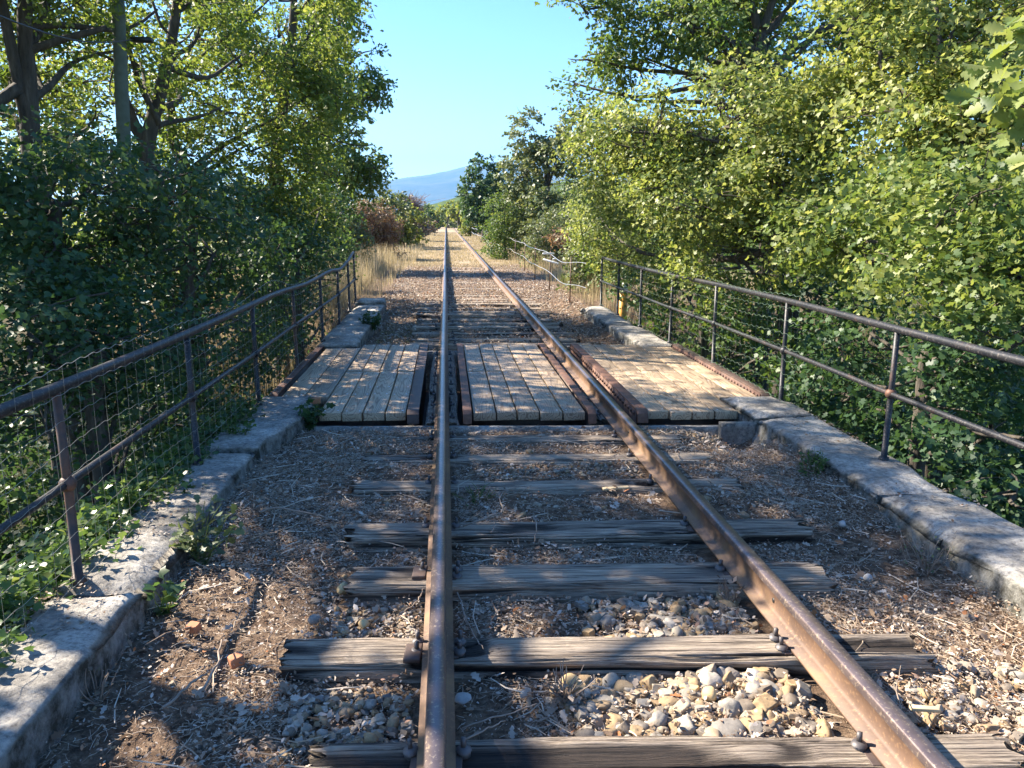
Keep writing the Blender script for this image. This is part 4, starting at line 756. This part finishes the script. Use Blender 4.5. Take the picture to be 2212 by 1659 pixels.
# bare purple crown
root = empty('bare_tree', base(880, 66), 'leafless purplish tree behind the left bushes', 'tree', GF); b = MB(); bb = np.array(root.location)
b.tube([bb, at(882, 455, 66)], [.15, .1], 6)
tw = MB()
for q in range(260):
    p0 = at(882+random.uniform(-14, 14), 450+random.uniform(-6, 10), 66); p1 = at(885+random.gauss(0, 22), 424+random.gauss(6, 9), 66+random.gauss(0, .8)); tw.tube(curve(p0, p1, .1, 5), np.linspace(.03, .008, 5), 3, False)
b.build('trunk', M['bark'], root, loc=root.location); tw.build('branches', mk_flat('purple_twig', (.20, .14, .14), .9, .2), root, loc=root.location)

# ------------------------------------------------------------------ utility pole and cable
root = empty('utility_pole', (at(268, 500, 10)[0], 10, -3), 'green grey wooden pole standing among the left trees', 'pole')
b = MB(); b.tube([at(271, 700, 10), at(268, 310, 10), at(262, 180, 10), at(256, 30, 10), at(252, -60, 10)], [.085, .08, .076, .072, .07], 14); b.tube([np.array(root.location), at(271, 700, 10)], [.09, .085], 14)
b.build('pole_shaft', M['pole'], root, loc=root.location, smooth=True)
b = MB(); p = at(290, 85, 10); b.box(p[0]-.03, p[0]+.2, p[1]-.05, p[1]+.05, p[2]-.03, p[2]+.02); b.build('bracket', M['cable'], root, loc=root.location)
cb = MB(); pa = at(-60, 10, 6); pb = at(290, 85, 10); pc = at(900, 300, 60); P = []
for t in np.linspace(0, 1, 20): P.append(pa+(pb-pa)*t+np.array([0, 0, -.12*math.sin(t*math.pi)]))
cb.tube(P, .008, 6); tag(cb.build('cable', M['cable']), 'thin black cable running to the green pole from the upper left corner', 'cable')

# ------------------------------------------------------------------ ivy and weeds
def patch(name, label, cat, pts, spread, n, leaf, mat, tmpl, kind=None, hgt=.12, group=None, hue=0):
    P = np.array(pts, float); k = RNG.integers(0, len(P), n); C = P[k]+RNG.normal(size=(n, 3))*np.array(spread); 
    Nn = RNG.normal(size=(n, 3))*.5; Nn[:, 2] += .9; rd = np.clip(.45+.28*RNG.normal(size=n)+hue, 0, 1)
    V, F, r = leaves(C, Nn, leaf*(.5+.8*RNG.random(n)), tmpl, rd); o = mesh_np(name, V, F, M[mat], None, r); return tag(o, label, cat, group, kind)
pts = []
for y_ in np.arange(2.0, 7.0, .02): 
    wv = .03+.06*math.sin(y_*3.1)+.05*math.sin(y_*7.3)
    pts.append((-1.88+wv, y_, .10+.03*math.sin(y_*5))); pts.append((-1.80+wv*.8, y_, .115)) if math.sin(y_*4.1)+.6*math.sin(y_*9.7) > -.3 else None; pts.append((-1.98+wv, y_, .06)); pts.append((-2.14, y_, -.02)); pts.append((-2.30, y_, -.22)); pts.append((-2.45, y_, -.5)); pts.append((-2.7, y_, -.8)); pts.append((-2.95, y_, -1.1))
patch('ivy', 'glossy ivy spilling over the outer edge of the left coping', 'ivy', pts, (.07, .05, .045), 15000, .048, 'ivy', T_MAPLE_LOW, kind='stuff')
def weed(label, loc, h, rad, n, leaf, mat='ivy', stems=9, smat='grass_green', name='weed', tmpl=T_DIAMOND, cat='plant'):
    root = empty(name, loc, label, cat); b = MB(); C = []; 
    for q in range(stems):
        a = random.uniform(0, 6.28); e = np.array([math.cos(a)*rad*random.uniform(.2, 1), math.sin(a)*rad*random.uniform(.2, 1), h*random.uniform(.6, 1)])
        c = curve((0, 0, -.03), e, .12, 7); b.tube(c, np.linspace(.004, .0015, 7), 4, False); 
        for _ in range(max(1, n//stems)): t = random.uniform(.2, 1)*6; i_ = int(min(5, t)); C.append(c[i_]+(c[i_+1]-c[i_])*(t-i_)+np.array([random.gauss(0, .012) for _ in range(3)]))
    o = b.build('stems', M[smat], None); o.parent = root; C = np.array(C); m = len(C); Nn = RNG.normal(size=(m, 3))*.5; Nn[:, 2] += .8
    V, F, r = leaves(C, Nn, leaf*(.5+.8*RNG.random(m)), tmpl, np.clip(.4+.25*RNG.normal(size=m), 0, 1)); o = mesh_np('foliage', V, F, M[mat], None, r); o.parent = root; return root
weed('small leafy green weed growing against the right coping', (2.55, 4.98, -.12), .28, .14, 420, .028, stems=16)
weed('dry stalks with few leaves beside the right coping, left of the green weed', (2.50, 5.55, -.12), .18, .2, 90, .02, 'leaf_brown', 14, smat='greywood')
weed('oak seedling with greyish leaves hanging over the left coping edge', (-1.34, 3.95, -.08), .36, .24, 130, .065, 'leaf_grey', 11, tmpl=T_OAK)
weed('bright round leaved seedling against the mossy left coping side', (-1.34, 3.42, -.08), .2, .10, 24, .07, 'ivy', 5, tmpl=T_MAPLE_LOW)
weed('dark creeper at the corner of the left coping and the deck planks', (-1.2, 6.55, -.02), .22, .2, 200, .055, 'leaf_dark', 12, tmpl=T_MAPLE_LOW)
weed('round dark green shrub on the far left coping', (-1.22, 12.4, .0), .30, .22, 420, .05, 'leaf_dark', 16, tmpl=T_MAPLE_LOW)
weed('low tangle of green stems beside the left rail between two sleepers', (.17, 4.7, -.06), .12, .2, 60, .022, 'leaf_dark', 18)
weed('clump of dry twiggy stems beside the left rail in the sun', (.42, 2.60, -.05), .10, .13, 20, .03, 'litter', 26, smat='greywood')
weed('scraggly dry weed at the right coping corner in the sun', (2.5, 3.55, -.1), .24, .22, 60, .02, 'leaf_grey', 14, smat='greywood')
weed('tuft of dry weed by the inner foot of the right rail', (1.33, 3.28, -.05), .10, .08, 26, .03, 'litter', 14, smat='greywood')

weed('small ivy sprig creeping onto the left coping before the deck', (-1.62, 5.95, .10), .10, .22, 110, .035, stems=10, tmpl=T_MAPLE_LOW)
weed('leafy ivy shoots standing between the first and second left posts', (-1.86, 4.35, .10), .20, .20, 150, .045, stems=12, tmpl=T_MAPLE_LOW)
weed('dead grass clump on the mossy side of the nearest left coping', (-1.36, 2.75, -.06), .12, .12, 40, .02, 'leaf_brown', 12, smat='greywood')

# ------------------------------------------------------------------ ballast, litter, twigs
def in_sleeper(x, y):
    r = np.zeros(len(x), bool)
    for (yc, l, rr_, wd, zt, lab) in near: r |= (x > l-.02) & (x < rr_+.02) & (np.abs(y-(yc+SK*(x-.6)*.9)) < wd/2+.008)
    for yc in far_y: r |= (x > -.65) & (x < 2.0) & (np.abs(y-(yc-.085*(x-.68))) < .1)
    for rx in RX: r |= np.abs(x-rx) < .085
    yy = y-SK*x; r |= (yy > 6.4) & (yy < 10.6)
    return r
import itertools
def ico():
    t = (1+5**.5)/2; v = [(-1, t, 0), (1, t, 0), (-1, -t, 0), (1, -t, 0), (0, -1, t), (0, 1, t), (0, -1, -t), (0, 1, -t), (t, 0, -1), (t, 0, 1), (-t, 0, -1), (-t, 0, 1)]
    f = [(0, 11, 5), (0, 5, 1), (0, 1, 7), (0, 7, 10), (0, 10, 11), (1, 5, 9), (5, 11, 4), (11, 10, 2), (10, 7, 6), (7, 1, 8), (3, 9, 4), (3, 4, 2), (3, 2, 6), (3, 6, 8), (3, 8, 9), (4, 9, 5), (2, 4, 11), (6, 2, 10), (8, 6, 7), (9, 8, 1)]
    v = [np.array(p)/np.linalg.norm(p) for p in v]; return v, f
def subdiv(v, f):
    v = list(v); c = {}; nf = []
    def mid(a, b):
        k = (min(a, b), max(a, b))
        if k not in c: p = v[a]+v[b]; v.append(p/np.linalg.norm(p)); c[k] = len(v)-1
        return c[k]
    for a, b, d in f: x, y, z = mid(a, b), mid(b, d), mid(d, a); nf += [(a, x, z), (b, y, x), (d, z, y), (x, y, z)]
    return v, nf
iv, if_ = subdiv(*ico()); IV = np.array(iv); IF = np.array(if_)
iv3, if3 = subdiv(iv, if_); IV3 = np.array(iv3); IF3 = np.array(if3)
def stones(x, y, s, rnd, hi=False, sink=.35, z=None):
    n = len(x); V0, F0 = (IV3, IF3) if hi else (IV, IF); k = len(V0)
    sc = s[:, None]*np.stack([.7+.6*RNG.random(n), .6+.5*RNG.random(n), .42+.4*RNG.random(n)], -1)
    P = V0[None]+0*sc[:, None]; seed = RNG.random((n, 1, 3))*50
    nz = fbm(V0[None]*1.4+seed, 2)-.5; ang = RNG.random(n) < .6
    P = P*(1+nz*np.where(ang, 1.25, .7)[:, None])[..., None]
    # flatten angular stones
    P = np.where(ang[:, None, None], np.clip(P, -.6, .6)*1.1, P)*sc[:, None]
    a = RNG.random(n)*6.28; tx = RNG.normal(size=n)*.35; ca, sa = np.cos(a)[:, None], np.sin(a)[:, None]; ct, st = np.cos(tx)[:, None], np.sin(tx)[:, None]
    X_ = P[..., 0]; Y_ = P[..., 1]*ct-P[..., 2]*st; Z_ = P[..., 1]*st+P[..., 2]*ct
    X2 = X_*ca-Y_*sa; Y2 = X_*sa+Y_*ca; zz = (H(x, y) if z is None else z)+s*(.5-sink)
    V = np.stack([X2+x[:, None], Y2+y[:, None], Z_+zz[:, None]], -1)
    return V.reshape(-1, 3), (F0[None]+(np.arange(n)*k)[:, None, None]).reshape(-1, 3), np.repeat(rnd, k)
def scatter(n, x0, x1, y0, y1, dens): 
    x = RNG.uniform(x0, x1, n); y = y0+(y1-y0)*RNG.random(n); k = RNG.random(n) < dens(x, y); x, y = x[k], y[k]; k = ~in_sleeper(x, y); return x[k], y[k]
def dpeb(x, y):
    n = fbm(np.stack([x*1.1, y*1.1, 0*x+4], -1))
    between = (x > .35) & (x < 1.4)
    d = .05+.14*sstep(.5, .65, n)+0*x
    d = np.where(between & (y > 2.25) & (y < 2.78), 1.0, d)
    d = np.where(between & (y > 3.0) & (y < 3.4) & (x > .6), .75, d)
    d = np.where((x > 1.5) & (y < 2.75), .75, d); d = np.where((x > 1.5) & (x < 2.0) & (y > 5.7), .9, d)
    d = np.where((x < -.1) & (x > -.7), .32, d); d = np.where(x < -.75, .10, d)
    d = np.where((x > 2.0) & (y > 2.8) & (y < 5.8), .06, d)
    return d
V_, F_, r_2 = [], [], []; off = 0
for (n, x0, x1, y0, y1, s0, s1, hi, dn) in ((6200, -1.4, 2.6, 1.6, 6.4, .008, .021, False, dpeb), (1500, -1.3, 2.5, 1.6, 6.4, .020, .036, True, lambda x, y: dpeb(x, y)*.8), (16000, -1.5, 2.9, 10.7, 31, .012, .036, False, lambda x, y: .22+.25*sstep(14, 18, y))):
    x, y = scatter(n, x0, x1, y0, y1, dn); s = s0+(s1-s0)*RNG.random(len(x))**1.7; v, f, r = stones(x, y, s, RNG.random(len(x)), hi); V_.append(v); F_.append(f+off); r_2.append(r); off += len(v)
# heap of small pale ballast beside the right rail in front of the concrete strip, and rows of stones in the first bays
for (n, x0, x1, y0, y1, s0, s1) in ((470, .42, 1.36, 2.30, 2.74, .016, .052), (300, .6, 1.36, 3.0, 3.36, .012, .042), (340, 1.55, 2.5, 1.7, 2.75, .014, .044), (420, 1.6, 2.3, 5.95, 6.25, .008, .02), (220, -.6, -.17, 2.35, 2.72, .012, .028), (160, -.55, -.17, 3.0, 3.4, .010, .022), (240, .2, 1.36, 5.05, 5.35, .008, .018)):
    x = RNG.uniform(x0, x1, n); y = RNG.uniform(y0, y1, n); k = ~in_sleeper(x, y); x, y = x[k], y[k]; s = s0+(s1-s0)*RNG.random(len(x))**1.4
    v, f, r = stones(x, y, s, np.clip(.15+.85*RNG.random(len(x)), 0, 1), True, z=H(x, y)+RNG.random(len(x))*.03); V_.append(v); F_.append(f+off); r_2.append(r); off += len(v)
o = mesh_np('ballast_gravel', np.concatenate(V_), np.concatenate(F_), M['stone'], None, np.concatenate(r_2), smooth=True); tag(o, 'loose grey and tan ballast pebbles between the sleepers', 'gravel', kind='stuff')

# leaf litter, chopped straw and twigs
def dl(x, y): return .25+.75*sstep(.35, .6, fbm(np.stack([x*1.6, y*1.6, 0*x+9], -1)))
T_CHIP = (np.array([(0, 0, 0), (.3, .22, .1), (.75, .26, .02), (1, 0, .12), (.6, -.25, .06), (.25, -.2, -.03)]), [np.array([(0, 1, 4, 5), (1, 2, 3, 4)])])
def litter(n, x0, x1, y0, y1, s0, s1, name, label, tm=T_CHIP, onz=0):
    x, y = scatter(n, x0, x1, y0, y1, dl); m = len(x); C = np.stack([x, y, H(x, y)+.004+RNG.random(m)**2*.05], -1); Nn = RNG.normal(size=(m, 3))*.42; Nn[:, 2] += .9
    rd = np.clip(RNG.beta(1.6, 1.7, m)*.82+(RNG.random(m) < .05)*.6, 0, 1)
    V, F, r = leaves(C, Nn, s0+(s1-s0)*RNG.random(m)**2, tm, rd); o = mesh_np(name, V, F, M['litter'], None, r); return tag(o, label, 'leaf litter', kind='stuff')
litter(150000, -1.42, 2.62, 1.6, 6.4, .007, .024, 'leaf_litter', 'broken dead leaves covering the ground before the deck')
litter(4200, -1.42, 2.62, 1.6, 6.4, .035, .065, 'oak_leaf_litter', 'curled dead oak leaves scattered on the ground', T_OAK)
litter(90000, -1.5, 2.9, 10.6, 31, .02, .06, 'leaf_litter', 'broken dead leaves covering the ground beyond the deck')
def straws(n, x0, x1, y0, y1, l0, l1, rad, name, label, zj=.02):
    x, y = scatter(n, x0, x1, y0, y1, dl); m = len(x); a = RNG.random(m)*np.pi*2; L_ = l0+(l1-l0)*RNG.random(m)**2; D = np.stack([np.cos(a), np.sin(a), RNG.normal(size=m)*.12], -1)
    C = np.stack([x, y, H(x, y)+.006+RNG.random(m)*zj], -1); S = np.stack([-np.sin(a), np.cos(a), 0*a], -1)*rad; U = np.array([0, 0, 1.])*rad
    bend = RNG.normal(size=(m, 1))*.12; Mi = C+D*L_[:, None]*.5+S/rad*bend*L_[:, None]; E = C+D*L_[:, None]
    V = np.stack([C-S, C+S, C+U*1.6, Mi-S, Mi+S, Mi+U*1.6, E-S*.5, E+S*.5, E+U], 1).reshape(-1, 3)
    f = np.array([(0, 3, 5, 2), (1, 2, 5, 4), (3, 6, 8, 5), (4, 5, 8, 7)]); F = (f[None]+(np.arange(m)*9)[:, None, None]).reshape(-1, 4)
    o = mesh_np(name, V, F, M['straw'], None, np.repeat(RNG.random(m), 9)); return tag(o, label, 'twigs', kind='stuff')
def chips(n, x0, x1, y0, y1, z, label, edge=None):
    x = RNG.uniform(x0, x1, n) if edge is None else edge+(x1-x0)*RNG.random(n)**2.5*(1 if edge == x0 else -1); y = RNG.uniform(y0, y1, n); k = fbm(np.stack([x*3, y*2.2, 0*x+6], -1)) > .5; x, y = x[k], y[k]; m = len(x); Nn = RNG.normal(size=(m, 3))*.25; Nn[:, 2] += 1
    V, F, r = leaves(np.stack([x, y, np.full(m, z)+RNG.random(m)*.006], -1), Nn, .008+.022*RNG.random(m)**2, T_CHIP, np.clip(RNG.beta(1.3, 1.9, m), 0, 1)); tag(mesh_np('leaf_litter', V, F, M['litter'], None, r), label, 'leaf litter', kind='stuff')
chips(2600, -1.80, -1.45, 1.8, 7.1, .106, 'crumbs of dead leaf lying on the left coping', edge=-1.80)
chips(1500, 2.66, 3.08, 2.0, 6.8, .106, 'crumbs of dead leaf lying on the right coping', edge=3.08)
chips(260, -1.55, 2.9, 6.7, 10.1, .086, 'few dead leaf crumbs on the deck planks')
x = np.concatenate([RNG.uniform(.4, 1.36, 1100), RNG.uniform(1.55, 2.5, 1300), RNG.uniform(-.6, -.17, 500)]); y = np.concatenate([RNG.uniform(2.28, 2.76, 600), RNG.uniform(3.0, 3.38, 500), RNG.uniform(1.7, 2.8, 1300), RNG.uniform(2.3, 3.4, 500)])
k = ~in_sleeper(x, y); x, y = x[k], y[k]; m9 = len(x); Nn = RNG.normal(size=(m9, 3))*.6; Nn[:, 2] += .9
V, F, r = leaves(np.stack([x, y, H(x, y)+.02+RNG.random(m9)*.035], -1), Nn, .012+.03*RNG.random(m9)**2, T_CHIP, np.clip(RNG.beta(1.6, 1.5, m9), 0, 1))
tag(mesh_np('leaf_litter', V, F, M['litter'], None, r), 'bits of dead leaf caught among the ballast stones', 'leaf litter', kind='stuff')
straws(65000, -1.42, 2.62, 1.6, 6.4, .02, .09, .0010, 'dry_straw', 'fine dry straw and pine needles on the ground')
straws(1500, -1.42, 2.62, 1.6, 6.4, .08, .30, .0026, 'fallen_twigs', 'thin fallen twigs lying on the ground', .05)

# single stones and bits that stand out
def stone1(x, y, s, mat, label, name='stone', cat='stone', sc=(1, .8, .75), blocky=False, z=None):
    V = IV3*(1+(fbm(IV3*1.3+x*7, 2)-.5)[:, None]*.5)
    if blocky: V = np.clip(V, -.6, .6)*1.35
    V = V*np.array(sc)*s; o = mesh_np(name, V, IF3, mat, None, np.full(len(V), (x*7.3) % 1), smooth=True); o.location = (x, y, (G(x, y)+.03 if z is None else z)+s*.35); o.rotation_euler = (random.uniform(-.2, .2), random.uniform(-.2, .2), random.uniform(0, 3)); return tag(o, label, cat)
from math import pi
def atz(px, py, z):
    d = _F+_R*(px-1106)/1659-_U*(py-829.5)/1659; return np.array([0, 0, CAMZ])+d*((z-CAMZ)/d[2])
for (px, py, s, mt, lab, kw) in ((1232, 1462, .042, 'ochre', 'rounded yellow ochre stone against the second sleeper', {}), (1490, 1478, .034, 'ochre', 'narrow orange brown block of stone tilted on the ballast', dict(blocky=True, sc=(1.3, .55, .5))),
     (510, 1418, .035, 'terracotta', 'angular orange stone lying in the litter on the left', dict(blocky=True)), (1532, 1492, .036, 'ochre', 'knobbly tan stone beside the tilted orange block', {}),
     (740, 1260, .036, 'ochre', 'rounded tan stone left of the strapped sleeper', {}), (785, 1335, .03, 'ochre', 'long tan pebble left of the left rail in the sun', dict(sc=(1.2, .7, .6))),
     (678, 1328, .03, 'stone', 'grey rounded stone in the dry grass on the left', {}), (1820, 1128, .028, 'palestone', 'white stone alone in the litter by the right rail', {}), (1876, 1236, .026, 'palestone', 'small white pebble on the dark litter at the right', {}),
     (418, 1352, .03, 'terracotta', 'small brown cube of stone under a curled orange leaf', dict(blocky=True)), (1000, 1500, .036, 'palestone', 'flat pale stone in the shadow beside the left rail', dict(sc=(1, .8, .35))),
     (800, 1590, .03, 'stone', 'pale oval stone left of the left rail near the bottom', {})):
    p = atz(px, py, -.04); stone1(p[0], p[1], s, M[mt], lab, **kw)
p = atz(680, 868, .1); b = MB(); b.box(-.05, .05, -.035, .035, 0, .055); o = b.build('brick_piece', M['terracotta'], bevel=.006); o.location = (p[0], p[1], .085); tag(o, 'small orange brick piece at the corner of left coping and deck', 'brick')
p = atz(1330, 1058, -.03); b = MB(); b.box(-.09, .09, -.018, .018, 0, .014); 
o = b.build('wood_chip', M['palewood'], bevel=.003); o.location = (p[0], p[1], -.025); o.rotation_euler.z = .1; tag(o, 'pale flat piece of cut wood on the litter inside the right rail', 'wood scrap')
p = atz(1995, 1545, -.04); b = MB(); b.box(-.05, .05, -.012, .012, 0, .014); o = b.build('wood_chip', M['palewood'], bevel=.003); o.location = (p[0], p[1], p[2]+.02); o.rotation_euler.z = -.2; tag(o, 'short yellow wood scrap in the pebbles right of the right rail', 'wood scrap')
for (pts, rad, lab) in (([(1000, 1135), (1050, 1120), (1090, 1105), (1078, 1080), (1085, 1062), (1120, 1050)], .006, 'bent grey twig lying across the fourth sleeper'),
                        ([(1062, 1150), (1072, 1125)], .005, 'short grey twig on the fourth sleeper, left one'), ([(1152, 1112), (1160, 1135), (1155, 1170)], .005, 'short grey twig on the fourth sleeper, right one'),
                        ([(1000, 1570), (1080, 1548), (1130, 1530), (1160, 1520)], .0035, 'long pale twig reaching from the left rail over the ballast'), ([(1000, 1600), (1060, 1570), (1090, 1560)], .004, 'pale straight stick beside the left rail'),
                        ([(560, 1105), (600, 1095), (680, 1110), (730, 1125)], .007, 'long grey branch on the litter left of the fourth sleeper'), ([(440, 1490), (470, 1430), (478, 1380)], .006, 'forked brown twig in the left litter'),
                        ([(355, 1530), (420, 1470), (455, 1450)], .006, 'long twig slanting in the dark left litter'), ([(990, 1280), (1000, 1320), (1030, 1380), (1045, 1402)], .004, 'thin curved twig leaning on the inside of the left rail'),
                        ([(875, 1320), (905, 1295), (915, 1270)], .003, 'thin pale stalk lying against the left rail'), ([(1955, 1560), (1935, 1500), (1945, 1440)], .003, 'upright pale grass stalk right of the right rail')):
    P = [atz(a, b_, .02+.012*math.sin(q*2)) for q, (a, b_) in enumerate(pts)]; P = np.array(P); t0 = np.linspace(0, 1, len(P)); t1 = np.linspace(0, 1, 12)
    Pi = np.stack([np.interp(t1, t0, P[:, k]) for k in range(3)], -1)+RNG.normal(size=(12, 3))*.003; b = MB(); b.tube(Pi, np.linspace(rad, rad*.5, 12), 6); tag(b.build('twig', M['greywood'], loc=tuple(Pi[0])), lab, 'twig')

# ------------------------------------------------------------------ grass
def grass(n, region, h0, h1, wd, name, label, mat, lean=.35, clump=1.5, thr=.35, kind='stuff'):
    x0, x1, y0, y1 = region; y = y0*(y1/y0)**RNG.random(n); x = RNG.uniform(x0, x1, n); cl = fbm(np.stack([x*clump, y*clump*.7, 0*x+2], -1)); k = cl > thr
    k &= ~((np.abs(x-RX[0]) < .09) | (np.abs(x-RX[1]) < .09)); k &= ~((x > -1.5) & (x < 2.9) & (y < 28.5+1.5*cl)) | (name in ('moss_grass',)); x, y, cl = x[k], y[k], cl[k]; m = len(x)
    C = np.stack([x, y, H(x, y)-.01], -1); sf = np.clip(y/20, 1, 6); h = (h0+(h1-h0)*RNG.random(m)**1.5)*(.5+cl); inside = (x > -1.3) & (x < 2.7); h = np.where(inside, np.minimum(h, .10), h)
    a = RNG.random(m)*6.28; l = RNG.random(m)*lean*h; S = np.stack([np.cos(a+1.5), np.sin(a+1.5), 0*a], -1)*wd*sf[:, None]
    Mi = C+np.stack([np.cos(a)*l*.3, np.sin(a)*l*.3, h*.55], -1); E = C+np.stack([np.cos(a)*l, np.sin(a)*l, h], -1)
    V = np.stack([C-S, C+S, Mi+S*.7, Mi-S*.7, E], 1).reshape(-1, 3); q = (np.arange(m)*5)[:, None]
    o = mesh_np(name, V, [q+np.array([[0, 1, 2, 3]]), q+np.array([[3, 2, 4]])], M[mat], None, np.repeat(np.clip(RNG.random(m)*.8+.25*(cl-.3), 0, 1), 5)); return tag(o, label, 'grass', kind=kind)
grass(60000, (-6, 8.5, 16.2, 90), .08, .45, .0045, 'dry_grass', 'dry straw coloured grass on both verges beyond the bridge', 'grass')
grass(40000, (-2.6, 3.9, 29, 110), .02, .10, .005, 'mown_grass', 'short dry grass growing over the track bed in the distance', 'grass', thr=.3)
grass(26000, (-7, -2.1, 14.5, 34), .3, .95, .004, 'tall_grass', 'tall dry grass beside the far end of the left railing', 'grass', thr=.4)
grass(16000, (3.3, 8, 14.5, 38), .25, .7, .004, 'tall_grass', 'tall dry grass behind the far end of the right railing', 'grass', thr=.42)
grass(1200, (-1.15, -.55, 5.2, 6.3), .01, .035, .0015, 'moss_grass', 'thin green moss and grass left of the track before the deck', 'grass_green', thr=.3)
grass(1500, (-1.1, -.5, 11.0, 13.5), .01, .05, .002, 'moss_grass', 'thin green moss left of the track behind the deck', 'grass_green', thr=.3)
def tuft(label, x, y, h, n, rad, mat='grass_green'):
    root_v = []; m = n; a = RNG.random(m)*6.28; r = RNG.random(m)*rad; C = np.stack([x+np.cos(a)*r*.4, y+np.sin(a)*r*.4, np.full(m, G(x, y)-.01)], -1); hh = h*(.5+.5*RNG.random(m)); l = rad*(.3+RNG.random(m))
    S = np.stack([np.cos(a+1.5), np.sin(a+1.5), 0*a], -1)*.004; Mi = C+np.stack([np.cos(a)*l*.3, np.sin(a)*l*.3, hh*.6], -1); E = C+np.stack([np.cos(a)*l, np.sin(a)*l, hh], -1)
    V = np.stack([C-S, C+S, Mi+S*.7, Mi-S*.7, E], 1).reshape(-1, 3); q = (np.arange(m)*5)[:, None]
    o = mesh_np('grass_tuft', V, [q+np.array([[0, 1, 2, 3]]), q+np.array([[3, 2, 4]])], M[mat], None, np.repeat(RNG.random(m), 5), loc=(x, y, G(x, y))); tag(o, label, 'grass tuft', 'grass tufts on the right verge')
for (px, py, lab, h) in ((1168, 575, 'green grass tuft on the right verge, second nearest the railing', .45), (1222, 612, 'green grass tuft nearest the right railing end', .40), (1135, 562, 'green grass tuft on the right verge, farthest from the railing', .4)):
    p = atz(px, py, -.05); tuft(lab, p[0], p[1], h, 260, .3)

# ------------------------------------------------------------------ far fence, white scrap, marker post
root = empty('wire_fence', (3.0, 15, 0), 'sagging pale wire fence along the right verge beyond the railing', 'fence')
yy = np.arange(14.8, 112, .35); 
def fx(y): return 2.72+.12*np.sin(y*.23)
for (z0, nm) in ((.92, 'wire'), (.45, 'wire')):
    z = z0-.05*np.abs(np.sin(yy*.45))-.08*np.exp(-((yy-17.5)/1.6)**2)+.012*np.sin(yy*1.7)
    b = MB(); b.tube(np.stack([fx(yy), yy, z], -1), .0035+.00018*yy, 5, False); b.build('wire', M['white'] if False else M['zinc'], root)
for yv in (16.5, 19.5, 23, 27, 32, 38, 46, 56, 70, 90):
    b = MB(); b.tube([(float(fx(yv)), yv, -.1), (float(fx(yv))+.02, yv, .95)], .014, 6); b.build('fence_post', M['pipe_rust'], root)
root = empty('white_scrap', (2.65, 18.4, 0), 'white broken plastic pieces lying in the dry grass by the right fence', 'debris')
p = at(1190, 556, 19); 
for q, (dx, dy, dz, L_, rz) in enumerate(((0, 0, -.1, .42, -.5), (-.02, .3, .08, .3, .1), (.12, .2, -.05, .2, 1.2))):
    b = MB(); b.box(-L_/2, L_/2, -.028, .028, -.02, .02); o = b.build('piece', M['white'], None, bevel=.01); o.parent = root; o.location = (p[0]-2.65+dx, p[1]-18.4+dy, p[2]+dz); o.rotation_euler = (0, .25*(q == 0), rz)
p = at(1347, 620, 15.2); root = empty('marker_post', (p[0], 15.2, G(p[0], 15.2)), 'yellow and white marker post among the leaves behind the far right railing', 'marker post')
b = MB(); b.tube([(p[0], 15.2, -.7), (p[0], 15.2, p[2]-.12)], .085, 12); b.build('post', M['orange'], root, loc=root.location)
b = MB(); b.tube([(p[0], 15.2, p[2]-.12), (p[0], 15.2, p[2]+.03), (p[0], 15.2, p[2]+.09)], [.088, .085, .03], 12); b.build('cap', M['white'], root, loc=root.location, smooth=True)

# ------------------------------------------------------------------ haze
m = bpy.data.materials.new('haze'); m.use_nodes = True; N = m.node_tree.nodes; N.remove(N['Principled BSDF'])
pv = N.new('ShaderNodeVolumePrincipled'); pv.inputs['Color'].default_value = (.24, .54, 1.0, 1); pv.inputs['Density'].default_value = 1.3e-4; pv.inputs['Anisotropy'].default_value = .1
m.node_tree.links.new(pv.outputs[0], N['Material Output'].inputs['Volume'])
b = MB(); b.box(-9000, 9000, -3200, 12000, -40, 900); o = b.build('haze', m); tag(o, kind='stuff')
print('LEAVES', NL[0], 'objects', len(bpy.data.objects))
